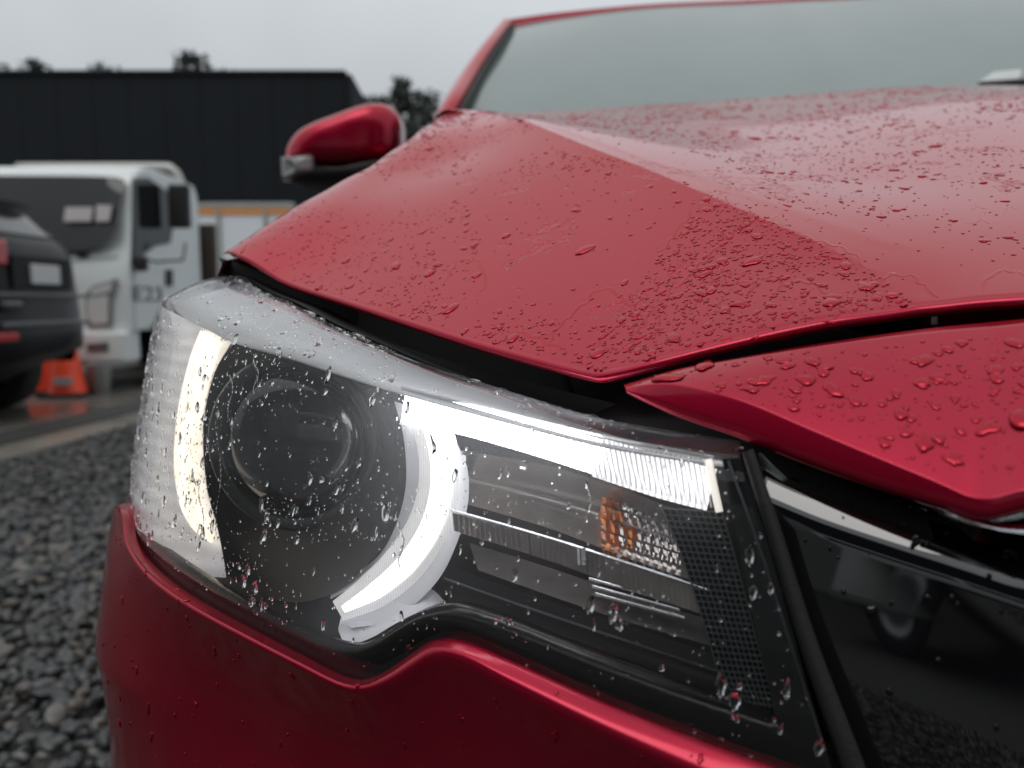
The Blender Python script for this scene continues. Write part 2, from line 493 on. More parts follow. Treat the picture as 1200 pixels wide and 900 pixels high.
def stones(name, centres, sizes, sub, mat):
    bases = []
    V0, F0 = ico(sub)
    for k in range(24):
        V = V0.copy()
        for q in range(7):                          # knock flat facets off
            n = RNG.normal(size=3); n /= np.linalg.norm(n)
            h = RNG.uniform(0.45, 0.8)
            dd = V @ n
            V -= np.outer(np.maximum(dd - h, 0), n)
        V *= 1 + RNG.normal(0, 0.04, (len(V), 1))
        bases.append(V)
    n = len(centres)
    allV = np.zeros((n, len(V0), 3)); 
    for i in range(n):
        q = RNG.normal(size=4); q /= np.linalg.norm(q)
        w, x, y, z = q
        R = np.array([[1 - 2 * (y * y + z * z), 2 * (x * y - z * w), 2 * (x * z + y * w)], [2 * (x * y + z * w), 1 - 2 * (x * x + z * z), 2 * (y * z - x * w)], [2 * (x * z - y * w), 2 * (y * z + x * w), 1 - 2 * (x * x + y * y)]])
        sc = sizes[i] * RNG.uniform([0.75, 0.6, 0.5], [1.3, 1.0, 0.85])
        v = (bases[i % 24] * sc) @ R.T
        v[:, 2] *= 0.75
        allV[i] = v + centres[i]
    F = (F0[None] + (np.arange(n) * len(V0))[:, None, None]).reshape(-1, 3)
    o = mk_np(name, allV.reshape(-1, 3), F, mat, smooth=sub > 1)
    return o

def stone_mat():
    m, N, L, b = newmat('wet_stone')
    g = N.new('ShaderNodeNewGeometry')
    cr = N.new('ShaderNodeValToRGB')
    cr.color_ramp.elements[0].color = (0.024, 0.027, 0.029, 1)
    cr.color_ramp.elements[1].color = (0.15, 0.15, 0.142, 1)
    e = cr.color_ramp.elements.new(0.75); e.color = (0.066, 0.070, 0.071, 1)
    e = cr.color_ramp.elements.new(0.9); e.color = (0.11, 0.097, 0.08, 1)
    L.new(g.outputs['Random Per Island'], cr.inputs[0])
    t = N.new('ShaderNodeTexCoord')
    n = N.new('ShaderNodeTexNoise'); n.inputs['Scale'].default_value = 90; n.inputs['Detail'].default_value = 6
    L.new(t.outputs['Object'], n.inputs['Vector'])
    mx = N.new('ShaderNodeMix'); mx.data_type = 'RGBA'; mx.blend_type = 'MULTIPLY'; mx.inputs['Factor'].default_value = 0.6
    L.new(cr.outputs[0], mx.inputs['A']); L.new(n.outputs['Color'], mx.inputs['B'])
    bw = N.new('ShaderNodeRGBToBW'); L.new(n.outputs['Color'], bw.inputs[0]); 
    sc = N.new('ShaderNodeMath'); sc.operation = 'MULTIPLY'; sc.inputs[1].default_value = 1.9; L.new(bw.outputs[0], sc.inputs[0])
    L.new(sc.outputs[0], mx.inputs['B'])
    L.new(mx.outputs['Result'], b.inputs['Base Color'])
    b.inputs['Roughness'].default_value = 0.30
    bp = N.new('ShaderNodeBump'); bp.inputs['Strength'].default_value = 0.5; bp.inputs['Distance'].default_value = 0.002
    L.new(n.outputs['Fac'], bp.inputs['Height']); L.new(bp.outputs[0], b.inputs['Normal'])
    return m
M_STONE = stone_mat()

def kerb_side(x, y):     # positive on the gravel side
    return (x - a0[0]) * e_nor[0] + (y - a0[1]) * e_nor[1]

def scatter_stones(x0, x1, y0, y1, spacing, size, jitter=0.5):
    xs, ys = np.meshgrid(np.arange(x0, x1, spacing), np.arange(y0, y1, spacing))
    c = np.stack([xs.ravel(), ys.ravel()], 1) + RNG.uniform(-jitter, jitter, (xs.size, 2)) * spacing
    c = c[kerb_side(c[:, 0], c[:, 1]) > 0.43]
    z = RNG.uniform(-0.012, 0.008, len(c))
    s = size * RNG.uniform(0.55, 1.35, len(c))
    return np.column_stack([c, z]), s

c1, s1 = scatter_stones(-2.6, -0.2, 1.0, 3.2, 0.032, 0.026)
g1 = stones('gravel', c1, s1, 2, M_STONE)
tag(g1, 'coarse wet grey gravel beside the red car', 'gravel', kind='stuff')
c2, s2 = scatter_stones(-4.0, 0.8, 3.2, 9.0, 0.042, 0.030)
g2 = stones('gravel', c2, s2, 1, M_STONE)
tag(g2, 'coarse wet grey gravel running back along the kerb', 'gravel', kind='stuff')
c3, s3 = scatter_stones(-2.2, 2.8, -3.2, 1.0, 0.045, 0.032)
g3 = stones('gravel', c3, s3, 1, M_STONE)
tag(g3, 'coarse wet grey gravel in front of the red car', 'gravel', kind='stuff')

# ------------------------------------------------------------------ the red car
PSI = math.radians(7.0)
CEN = np.array([0.54, 0.150])                    # front of the centre line
LAT = np.array([math.cos(PSI), -math.sin(PSI)])  # to image right
REA = np.array([math.sin(PSI), math.cos(PSI)])   # towards the tail

def mirror(p):
    p = np.array(p, float)
    k = (p[..., 0] - CEN[0]) * LAT[0] + (p[..., 1] - CEN[1]) * LAT[1]
    p[..., 0] -= 2 * k * LAT[0]; p[..., 1] -= 2 * k * LAT[1]
    return p

def carpt(lat, rear, z):
    q = CEN + lat * LAT + rear * REA
    return np.array([q[0], q[1], z])

CAR = empty('red_car', carpt(0, 2.2, 0.0), 'wet red car seen close up at its lit right headlight', 'car')

# plan curve of the nose, from the centre line round to the flank
NOSE = catmull([(.54, .150), (.40, .170), (.27, .208), (.12, .277), (-.03, .352), (-.13, .412), (-.208, .473), (-.270, .550), (-.310, .655), (-.326, .80), (-.322, 1.0), (-.308, 1.2)], 40)
NT = np.concatenate([[0], np.cumsum(np.linalg.norm(np.diff(NOSE, axis=0), axis=1))])
NTAN = np.gradient(NOSE, axis=0); NTAN /= np.linalg.norm(NTAN, axis=1)[:, None]
NNOR = np.stack([NTAN[:, 1], -NTAN[:, 0]], 1)    # outward?
if NNOR[0, 1] > 0: NNOR = -NNOR
LEAN, ZREF = 0.18, 0.78

def S(t, Z, d=0.0):
    t = np.asarray(t, float); Z = np.asarray(Z, float)
    de = d + LEAN * (Z - ZREF)
    nx, ny = np.interp(t, NT, NOSE[:, 0]), np.interp(t, NT, NOSE[:, 1])
    mx, my = np.interp(t, NT, NNOR[:, 0]), np.interp(t, NT, NNOR[:, 1])
    return np.stack([nx - de * mx, ny - de * my, Z + 0 * t], -1)

def hit(px, py, d=0.0):
    r = ray(px, py); q = r[0] / r[1]
    Z = 0.75
    for _ in range(7):
        de = d + LEAN * (Z - ZREF)
        X = NOSE[:, 0] - de * NNOR[:, 0]; Y = NOSE[:, 1] - de * NNOR[:, 1]
        rt = X / Y
        im = int(np.argmin(rt))
        below = np.nonzero(rt[:im + 1] <= q)[0]
        if len(below) == 0:
            t, Yh = NT[im], Y[im]
        elif below[0] == 0:
            t, Yh = NT[0], Y[0]
        else:
            i = below[0]
            f = (rt[i - 1] - q) / (rt[i - 1] - rt[i] + 1e-12)
            t = NT[i - 1] + f * (NT[i] - NT[i - 1]); Yh = Y[i - 1] + f * (Y[i] - Y[i - 1])
        Z = CAM_H + r[2] / r[1] * Yh
    return t, Z

def tz(pts, d=0.0):
    return np.array([hit(x, y, d) for x, y in pts])

def on(px, py, d=0.0):
    t, Z = hit(px, py, d)
    return S(t, Z, d)

TS = hit(150, 600)[0]                     # where the flank turns out of sight
def outer_ext(arr, dz=0.0, n=4, length=0.10):
    """carry a row on round the flank, out of sight"""
    t0, z0 = arr[0]
    ext = [(t0 + length * k / n, z0 + dz * k / n) for k in range(n, 0, -1)]
    return np.vstack([ext, arr])

def both(fn):
    """build a part on the seen side and its mirror image on the other side"""
    fn(lambda p: np.asarray(p, float), False)
    fn(mirror, True)

# outline rows of the lamp on the nose surface
PX_BOT = [(148, 592), (152, 625), (168, 655), (200, 685), (250, 716), (300, 743), (350, 770), (400, 796), (430, 800), (458, 788), (485, 770), (510, 758), (540, 762), (600, 788), (700, 834), (800, 874), (880, 905), (985, 940)]
PX_BEND = [(186, 352), (235, 378), (265, 393), (330, 412), (380, 428), (480, 458), (600, 490), (700, 515), (800, 532), (865, 540)]
PX_TOP = [(215, 340), (272, 323), (330, 350), (400, 385), (500, 428), (600, 463), (700, 497), (800, 516), (866, 528)]
PX_CLEAR = [(152, 596), (175, 640), (215, 670), (260, 698), (300, 720), (340, 740), (380, 756), (410, 761), (435, 752), (460, 735), (485, 721), (515, 713), (545, 716), (600, 735), (700, 775), (800, 812), (910, 848)]
D_TOP = 0.062

def lamp_rows(d):
    bot = outer_ext(tz(PX_BOT, d), 0.03)
    bend = outer_ext(tz(PX_BEND, d), -0.01)
    return resample(bot, 130), resample(bend, 130)

def build_lens(T, mir):
    hl = HEAD[mir]
    bot, bend = lamp_rows(0.0)
    top = resample(outer_ext(tz(PX_TOP, D_TOP), -0.012, length=0.06), 130)
    rows = []
    for k in np.linspace(0, 1, 34):
        r = bot * (1 - k) + bend * k
        rows.append(S(r[:, 0], r[:, 1], 0.0 + 0.004 * (2 * abs(k - 0.5)) ** 6))
    A = S(bend[:, 0], bend[:, 1], 0.004); B = S(top[:, 0], top[:, 1], D_TOP)
    for k in np.linspace(0, 1, 12)[1:]:
        q = A * (1 - k) + B * k
        q[:, 2] += 0.006 * math.sin(math.pi * k)
        rows.append(q)
    LENS_OBJ.append(grid('lens', T(np.array(rows)), M_LENS, hl, flip=mir))
    return np.array(rows)

HEAD = {}
LENS_OBJ = []
for m_ in (False, True):
    o = bpy.data.objects.new('headlight', None); o.location = (0, 0, 0)
    COL.objects.link(o); o.parent = CAR
    o.matrix_parent_inverse = Matrix.Translation(-Vector(CAR.location))
    HEAD[m_] = o

LENS_ROWS = build_lens(lambda p: np.asarray(p, float), False)

def ident(p): return np.asarray(p, float)

def px_ribbon(name, line, w, d, mat, parent, T=ident, n=60, bulge=0.006, cs=9, thick=0.006):
    """a rounded bar that follows a pixel line on the surface d behind the lamp cover; w = width in pixels, list or number"""
    ln = np.asarray(line, float)
    c = resample(ln, n)
    L0 = np.concatenate([[0], np.cumsum(np.linalg.norm(np.diff(ln, axis=0), axis=1))]); L0 /= L0[-1]
    wv = np.interp(np.linspace(0, 1, n), L0, np.broadcast_to(np.asarray(w, float), (len(ln),)))
    tg = np.gradient(c, axis=0); tg /= np.linalg.norm(tg, axis=1)[:, None]
    nr = np.stack([-tg[:, 1], tg[:, 0]], 1)
    rows = []
    for s in np.linspace(-1, 1, cs):
        dd = d - bulge * (1 - s * s)
        rows.append([on(*(c[i] + nr[i] * wv[i] * 0.5 * s), dd) for i in range(n)])
    for s in (1, -1):
        rows.append([on(*(c[i] + nr[i] * wv[i] * 0.5 * s), d + thick) for i in range(n)])
    rows.append(rows[0])
    return grid(name, T(np.array(rows)), mat, parent)

def px_patch(name, rowpts, d, mat, parent, T=ident, nu=40, nv=12, dfun=None, smooth=True):
    """surface between pixel rows (top to bottom) at depth(s) d behind the cover"""
    R = [resample(np.asarray(r, float), nu) for r in rowpts]
    R = np.array(R)                              # (k, nu, 2)
    ds = np.broadcast_to(np.asarray(d, float), (len(R),))
    out = []
    for v in np.linspace(0, len(R) - 1, nv):
        i = min(int(v), len(R) - 2); f = v - i
        q = R[i] * (1 - f) + R[i + 1] * f
        dd = ds[i] * (1 - f) + ds[i + 1] * f
        out.append([on(x, y, dd + (dfun(j / (nu - 1), v / (len(R) - 1)) if dfun else 0)) for j, (x, y) in enumerate(q)])
    return grid(name, T(np.array(out)), mat, parent, smooth=smooth)

def build_lamp(T, mir):
    hl = HEAD[mir]
    # black rear shell
    bot, bend = lamp_rows(0.0)
    rows = [S(bot[:, 0], bot[:, 1] + .002, 0.006)]
    for k in np.linspace(0, 1, 10):
        r = bot * (1 - k) + bend * k
        rows.append(S(r[:, 0], r[:, 1], 0.09))
    top = resample(outer_ext(tz(PX_TOP, D_TOP), -0.012, length=0.06), 130)
    grid('housing', T(np.array(rows)), M_SEAL, hl, flip=mir)
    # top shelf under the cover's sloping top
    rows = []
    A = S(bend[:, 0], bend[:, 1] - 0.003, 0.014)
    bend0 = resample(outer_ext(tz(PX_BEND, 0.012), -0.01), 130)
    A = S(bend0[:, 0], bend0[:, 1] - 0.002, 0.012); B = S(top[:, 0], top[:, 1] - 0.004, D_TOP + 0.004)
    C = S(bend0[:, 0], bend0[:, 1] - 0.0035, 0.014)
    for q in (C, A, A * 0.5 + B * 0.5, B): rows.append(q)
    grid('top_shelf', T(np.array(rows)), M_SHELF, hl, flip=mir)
    # black border of the cover
    b0 = outer_ext(tz(PX_BOT, 0.0025), 0.03); c0 = outer_ext(tz(PX_CLEAR, 0.0025), 0.03)
    b0, c0 = resample(b0, 130), resample(c0, 130)
    rows = [S(*(b0 * (1 - k) + c0 * k).T, 0.0025) for k in np.linspace(0, 1, 6)]
    rows.append(S(*c0.T, 0.012))
    grid('cover_border', T(np.array(rows)), M_FRIT, hl, flip=mir)
    px_patch('cover_border', [[(846, 538), (862, 620), (884, 730), (910, 848)], [(866, 536), (895, 620), (930, 745), (986, 940)]], 0.0025, M_FRIT, hl, T, 30, 6)
    px_patch('cover_edge', [[(852, 540), (888, 640), (922, 745), (965, 880)], [(855, 540), (891, 640), (925, 745), (968, 880)]], [0.001, 0.0], M_GREYBEZEL, hl, T, 30, 3)
    # silver outer bezel, brightened by added emission
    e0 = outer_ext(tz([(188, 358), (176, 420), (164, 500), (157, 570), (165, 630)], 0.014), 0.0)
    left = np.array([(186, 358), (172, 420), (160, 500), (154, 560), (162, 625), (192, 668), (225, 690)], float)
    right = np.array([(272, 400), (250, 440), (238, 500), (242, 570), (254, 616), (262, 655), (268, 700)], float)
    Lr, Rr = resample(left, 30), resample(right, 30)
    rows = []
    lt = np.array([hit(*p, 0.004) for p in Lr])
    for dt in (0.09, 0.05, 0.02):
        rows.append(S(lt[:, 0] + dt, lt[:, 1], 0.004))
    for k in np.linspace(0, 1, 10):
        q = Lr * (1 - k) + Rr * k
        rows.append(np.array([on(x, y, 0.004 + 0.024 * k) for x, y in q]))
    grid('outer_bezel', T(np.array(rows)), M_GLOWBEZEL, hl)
    # projector bowl
    ring_o = [(345 + 122 * math.cos(a), 548 + 158 * math.sin(a) - 24 * math.cos(a) * 0) for a in np.linspace(0, 2 * math.pi, 61)]
    ring_o = [(x, max(y, 408 + (x - 265) * 0.255)) for x, y in ring_o]
    ring_i = [(340 + 100 * math.cos(a), 518 + 100 * math.sin(a)) for a in np.linspace(0, 2 * math.pi, 61)]
    rows = []
    for k in np.linspace(0, 1, 8):
        q = np.asarray(ring_o) * (1 - k) + np.asarray(ring_i) * k
        rows.append([on(x, y, 0.030 + 0.030 * math.sin(k * math.pi / 2)) for x, y in q])
    grid('bowl', T(np.array(rows)), M_DARKBEZEL, hl, flip=True)
    # projector
    c = on(346, 518, 0.050)
    view = c - CAM
    ax = np.array([-0.36 * 0.35, -1.0, 0.03]); 
    f = lambda h: c + ax / np.linalg.norm(ax) * h
    R1 = 84 / 900 * view[1]
    sgn = T(c); ax2 = ax.copy()
    if mir:
        e = T(c + ax) - T(c); ax2 = e
    revolve('projector_shroud', sgn, ax2, [(R1 * 1.24, -0.012), (R1 * 1.26, 0.004), (R1 * 1.20, 0.008), (R1 * 1.04, 0.0), (R1 * 1.02, -0.006)], M_SHROUD, hl, 64)
    revolve('projector_rim', sgn, ax2, [(R1 * 1.02, -0.004), (R1 * 1.02, 0.004), (R1 * 0.985, 0.005), (R1 * 0.975, 0.001)], M_DARKBEZEL, hl, 64)
    revolve('projector_lens', sgn, ax2, [(R1 * math.cos(a), 0.001 + 0.011 * math.sin(a)) for a in np.linspace(0, math.pi / 2 - 0.001, 14)], M_PROJ, hl, 64)
    # lit guides
    px_ribbon('light_guide', [(248, 392), (238, 420), (226, 465), (219, 510), (218, 550), (225, 590), (236, 614), (250, 634)], [28, 30, 29, 28, 28, 28, 24, 8], 0.018, M_DRL2, hl, T, 50, 0.004)
    px_ribbon('light_guide', [(494, 474), (508, 505), (515, 545), (512, 585), (498, 625), (472, 662), (438, 692), (396, 716)], [44, 46, 48, 49, 50, 50, 44, 26], 0.026, M_DRL, hl, T, 60, 0.005)
    px_ribbon('guide_core', [(497, 476), (511, 505), (518, 545), (515, 585), (501, 625), (475, 662), (440, 692), (402, 714)], [28, 28, 27, 26, 25, 24, 20, 9], 0.0215, M_DRLCORE, hl, T, 60, 0.002, 7, 0.003)
    px_patch('rib_block', [[(528, 530), (546, 534)], [(530, 578), (547, 584)]], 0.026, M_SILVER, hl, T, 12, 31, dfun=lambda u, v: 0.0015 * (int(v * 60) % 2), smooth=False)
    px_ribbon('light_bar', [(472, 480), (540, 491), (620, 512), (706, 537)], [34, 36, 38, 42], 0.022, M_DRLHOT, hl, T, 40, 0.004)
    px_ribbon('light_bar', [(700, 536), (780, 560), (834, 574)], [46, 50, 50], 0.0222, M_DRLBAR, hl, T, 40, 0.004)
    px_ribbon('bar_end', [(830, 538), (836, 568), (843, 600)], 9, 0.012, M_DRLEND, hl, T, 20, 0.003)
    # ribs across the inner half of the bar
    bits = []
    for i in range(26):
        f_ = i / 25
        x = 690 + 145 * f_
        yt = 512 + (x - 690) * 0.19; yb = 560 + (x - 690) * 0.262
        bits.append(px_ribbon('bar_rib', [(x, yt), (x + 5, (yt + yb) / 2), (x + 10, yb)], 1.6, 0.0155, M_SILVER, hl, T, 6, 0.0008, 3, 0.001))
    join_objs('bar_ribs', bits, 'stuff')
    bits = []
    # silver surround of the guide
    px_patch('guide_bezel', [[(462, 470), (474, 520), (474, 580), (452, 640), (418, 672), (385, 690)], [(480, 476), (494, 520), (494, 575), (478, 628), (444, 668), (388, 702)]], [0.034, 0.030], M_SILVER, hl, T, 40, 5)
    px_patch('guide_bezel', [[(502, 492), (524, 545), (522, 590), (508, 634), (484, 672), (428, 714), (398, 726)], [(536, 520), (548, 550), (548, 592), (534, 640), (510, 684), (462, 726), (412, 736)]], [0.030, 0.022], M_SILVER, hl, T, 40, 5)
    px_patch('corner_reflector', [[(400, 722), (424, 714), (450, 700), (480, 690), (505, 690), (522, 706)], [(396, 738), (418, 740), (440, 733), (470, 716), (500, 706), (524, 712)], [(402, 752), (416, 754), (438, 746), (465, 730), (495, 716), (524, 714)]], [0.030, 0.022, 0.012], M_SILVER, hl, T, 30, 10)
    px_patch('bar_bezel', [[(470, 452), (560, 474), (700, 508), (836, 534)], [(470, 460), (560, 477), (700, 511), (836, 537)]], [0.014, 0.022], M_SILVER, hl, T, 40, 4)
    # turn signal chamber
    px_patch('upper_reflector', [[(540, 528), (640, 545), (720, 570), (800, 600)], [(545, 560), (640, 582), (720, 605), (805, 635)], [(545, 590), (640, 618), (720, 648), (815, 682)]], [0.026, 0.060, 0.040], M_SMOKE, hl, T, 50, 14)
    for r_ in range(5):
        for c_ in range(19):
            x0 = 704 + c_ * 5.2; y0 = 577 + r_ * 15 + (x0 - 704) * 0.30
            if x0 > 800 - 2 * r_: continue
            bits.append(px_patch('reflector_facet', [[(x0, y0), (x0 + 4.6, y0 + 2)], [(x0 + 2.5, y0 + 13), (x0 + 6.6, y0 + 15)]], [0.040 + 0.003 * (c_ % 2), 0.047 - 0.003 * (c_ % 2)], M_AMBERCH if x0 + RNG.normal(0, 9) < 726 else M_CHROME, hl, T, 2, 2, smooth=False))
    fa, fc_ = [o for o in bits if o.data.materials[0] == M_AMBERCH], [o for o in bits if o.data.materials[0] == M_CHROME]
    join_objs('reflector_facets', fa, 'stuff'); join_objs('reflector_facets', fc_, 'stuff')
    cb = T(on(712, 604, 0.050)); axb = T(on(716, 612, 0.043)) - T(on(716, 612, 0.06))
    revolve('amber_bulb', cb, axb, [(0.0040, -0.012), (0.0046, -0.004), (0.0042, 0.002), (0.0026, 0.005), (0.0001, 0.006)], M_AMBER, hl, 24)
    # ribbed divider
    def corr(u, v): return 0.0016 * (1 if int(u * 100) % 2 else 0)
    px_patch('ribbed_divider', [[(530, 600), (640, 632), (740, 664), (832, 694)], [(532, 622), (640, 656), (740, 692), (836, 724)]], 0.018, M_SMOKE, hl, T, 201, 5, dfun=corr, smooth=False)
    px_ribbon('divider_edge', [(528, 598), (640, 630), (740, 662), (832, 692)], 4, 0.014, M_CHROME, hl, T, 30, 0.001, 3, 0.003)
    px_ribbon('divider_bracket', [(681, 642), (682, 662)], 10, 0.013, M_CHROME, hl, T, 6, 0.001, 3, 0.003)
    px_patch('lower_reflector', [[(550, 636), (640, 664), (740, 698), (832, 726)], [(560, 668), (650, 700), (740, 730), (838, 758)]], [0.050, 0.030], M_SMOKE, hl, T, 40, 8)
    for r_ in range(3):
        px_ribbon('reflector_step', [(690 + 4 * r_, 678 + 9 * r_), (790 + 6 * r_, 706 + 9 * r_)], 4, 0.036 - 0.002 * r_, M_CHROME, hl, T, 14, 0.001, 3, 0.002)
    px_patch('lower_bezel', [[(520, 660), (600, 690), (720, 728), (848, 770)], [(525, 700), (600, 724), (720, 765), (862, 812)], [(528, 716), (600, 738), (720, 784), (880, 838)]], [0.024, 0.020, 0.008], M_DARKBEZEL, hl, T, 40, 10)
    px_patch('step_edge', [[(520, 676), (600, 704), (700, 738), (850, 788)], [(521, 679), (600, 707), (700, 741), (851, 791)]], [0.019, 0.016], M_GREYBEZEL, hl, T, 30, 3)
    # waffle strip at the inner end
    Lc = resample([(776, 596), (800, 655), (828, 740), (846, 800), (868, 832)], 34, True)
    Rc = resample([(846, 600), (862, 655), (884, 740), (900, 800), (910, 842)], 34, True)
    px_patch('waffle_backing', [Lc, Rc], 0.016, M_FRIT, hl, T, 34, 6)
    bits = []
    for k in range(34):
        bits.append(px_ribbon('waffle_bar', [Lc[k], Rc[k]], 1.5, 0.012, M_GREYBEZEL, hl, T, 7, 0.0006, 3, 0.003))
    for k in np.linspace(0, 1, 10):
        bits.append(px_ribbon('waffle_bar', Lc * (1 - k) + Rc * k, 1.5, 0.0125, M_GREYBEZEL, hl, T, 34, 0.0006, 3, 0.003))
    join_objs('waffle_grid', bits, 'stuff')

build_lamp(ident, False)

def mirror_part(o, parent):
    """the same part on the other side of the car"""
    me = o.data.copy()
    co = np.zeros(len(me.vertices) * 3, np.float32); me.vertices.foreach_get('co', co)
    me.vertices.foreach_set('co', mirror(co.reshape(-1, 3)).astype(np.float32).ravel())
    me.flip_normals(); me.update()
    c = bpy.data.objects.new(o.name.split('.')[0], me)
    if 'kind' in o: c['kind'] = o['kind']
    return link(c, parent)

for o_ in [o for o in bpy.data.objects if o.parent == HEAD[False]]:
    mirror_part(o_, HEAD[True])

# ---- hood: a height field fitted through points on its edges and its crease
def tps(pts, vals, lam=1e-5):
    p = np.asarray(pts, float); v = np.asarray(vals, float); n = len(p)
    def U(r2): return np.where(r2 > 1e-12, 0.5 * r2 * np.log(r2 + 1e-20), 0.0)
    K = U(((p[:, None] - p[None]) ** 2).sum(-1)) + lam * np.eye(n)
    A = np.zeros((n + 3, n + 3)); A[:n, :n] = K; A[:n, n] = 1; A[:n, n + 1:] = p; A[n, :n] = 1; A[n + 1:, :n] = p.T
    w = np.linalg.solve(A, np.concatenate([v, np.zeros(3)]))
    def f(q):
        q = np.asarray(q, float); s = q.shape[:-1]; q = q.reshape(-1, 2)
        k = U(((q[:, None] - p[None]) ** 2).sum(-1))
        return (k @ w[:n] + w[n] + q @ w[n + 1:]).reshape(s)
    return f

FRONT_L = [(262, 301, .62), (330, 327, .572), (400, 352, .525), (480, 378, .475), (560, 403, .432), (640, 425, .396), (705, 441, .370)]
FRONT_R = [(760, 428, .362), (830, 410, .356), (900, 393, .351), (980, 377, .347), (1075, 363, .343)]
FRONT_R2 = [(1075, 363, .343), (1140, 356, .337), (1200, 352, .330)]
def solve_depth(px, py, Y0, z0, s, c):
    """depth at which the sight line meets the side profile z0 + s x - c x^2, x = Y - Y0 (heights from the camera)"""
    r_ = ray(px, py); k = r_[2] / r_[1]
    B_, C_ = k - s, k * Y0 - z0
    D_ = B_ * B_ - 4 * c * C_
    return Y0 + ((-B_ - math.sqrt(D_)) / (2 * c) if D_ > 0 else -B_ / (2 * c))
for L_ in (FRONT_L, FRONT_R, FRONT_R2):         # the measured line is the lower side of the rolled edge
    for i_, (x_, y_, d_) in enumerate(L_): L_[i_] = (x_, y_ - 0.0030 / d_ * 900, d_ + 0.003)
def profile(pxs, first, s, c):
    q = P(*first)
    return [first] + [(x_, y_, solve_depth(x_, y_, q[1], q[2] - CAM_H, s, c)) for x_, y_ in pxs]
RIDGE = profile([(1010, 311), (950, 281), (870, 246), (800, 216), (750, 195), (700, 176), (655, 158)], FRONT_R[-1], .48, .12) + [(606, 139, .746)]
SILH = profile([(300, 272), (345, 243), (400, 213), (450, 184), (490, 155)], FRONT_L[0], .66, .25) + [(516, 134, .95)]
print('RIDGE', [round(float(q[2]), 3) for q in RIDGE], 'SILH', [round(float(q[2]), 3) for q in SILH])
REAR_L = [(516, 134, .95), (545, 131.5, .885), (575, 134, .815), (606, 139, .746)]
REAR_R = [(540, 140, 1.40), (606, 137, 1.40), (660, 134, 1.40), (740, 127, 1.40), (820, 121, 1.40), (900, 115, 1.40), (960, 110, 1.395)]
pp = lambda L: np.array([P(*q) for q in L])
fl, fr, fr2, rd, sl, rl, rr = map(pp, (FRONT_L, FRONT_R, FRONT_R2, RIDGE, SILH, REAR_L, REAR_R))
cen_f = carpt(0, 0.105, fr2[-1][2] + 0.022)
rear_c = carpt(0, 1.26, P(1059, 104, 1.40)[2])
sh_out = sl.copy(); sh_out[:, 0] -= 0.026; sh_out[:, 1] += 0.040; sh_out[:, 2] -= np.array([.004, .012, .020, .03, .03, .03, .03]); sh_out[0] += (0.018, 0.0, 0.0)
def at_Y(c, Yq): return np.array([np.interp(Yq, c[:, 1], c[:, k]) for k in range(3)])
mid = []
for Yq in (.64, .68, .72):
    q0, q1 = at_Y(sl, Yq), at_Y(rd, Yq)
    for f_, sg_ in ((.35, .004), (.7, .007)): mid.append(q0 * (1 - f_) + q1 * f_ + np.array([0, 0, -sg_]))
cl = np.vstack([fl, fr, rd, sl, rl, sh_out, mid])
def fit_smooth(c, lam):
    """smooth second-order surface plus a gentle correction through the measured points"""
    q = lambda xy: np.stack([np.ones(xy.shape[:-1]), xy[..., 0], xy[..., 1], xy[..., 0] ** 2, xy[..., 0] * xy[..., 1], xy[..., 1] ** 2], -1)
    co, *_ = np.linalg.lstsq(q(c[:, :2]), c[:, 2], rcond=None)
    res = tps(c[:, :2], c[:, 2] - q(c[:, :2]) @ co, lam)
    print('fit residual', np.abs(c[:, 2] - q(c[:, :2]) @ co).max())
    return lambda xy: q(np.asarray(xy, float)) @ co + res(xy)
fit_l = fit_smooth(cl, 1e-5)
crest = rl[::-1]                                # ridge end back to the shoulder
mid2 = []
for e0, e1 in ((fr2[-1], rr[4]), (cen_f, rear_c)):
    for f_ in (.2, .4, .6, .8): mid2.append(e0 * (1 - f_) + e1 * f_ + np.array([0, 0, 0.016 * 4 * f_ * (1 - f_)]))
sh_rear = np.vstack([sh_out[-1:], [carpt(-.78, 1.28, rr[0][2] - .035)]])
for e0, e1, bu_ in ((rd[4], rr[4], .008), (rd[-2], rr[2], .006), (rd[-1], rr[1], .004)):
    for f_ in (.25, .5, .75): mid2.append(e0 * (1 - f_) + e1 * f_ + np.array([0, 0, bu_ * 4 * f_ * (1 - f_)]))
cr_ = np.vstack([fr2, rd, crest[1:], rr, [cen_f, rear_c], mid2, sh_rear])
cr_ = np.vstack([cr_, mirror(cr_)])
fit_r = fit_smooth(cr_, 2e-5)

def hood_panel(front, rear, fit, left=None, right=None, nu=70, nv=90):
    F = resample(front[:, :2], nu, smooth=False); R = resample(rear[:, :2], nu, smooth=False)
    Lc = resample(left[:, :2], nv, smooth=False) if left is not None else None
    Rc = resample(right[:, :2], nv) if right is not None else None
    A = np.zeros((nu, nv, 3))
    for i in range(nu):
        u = i / (nu - 1)
        for j in range(nv):
            v = (j / (nv - 1)) ** 1.35
            q = F[i] * (1 - v) + R[i] * v
            if Lc is not None or Rc is not None:
                fL = Lc_at(Lc, v) if Lc is not None else F[0] * (1 - v) + R[0] * v
                fR = Lc_at(Rc, v) if Rc is not None else F[-1] * (1 - v) + R[-1] * v
                q = q + (1 - u) * (fL - (F[0] * (1 - v) + R[0] * v)) + u * (fR - (F[-1] * (1 - v) + R[-1] * v))
            A[i, j, :2] = q
    A[:, :, 2] = fit(A[:, :, :2])
    return A

def Lc_at(c, v):
    x = v * (len(c) - 1); i = min(int(x), len(c) - 2)
    return c[i] * (1 - (x - i)) + c[i + 1] * (x - i)

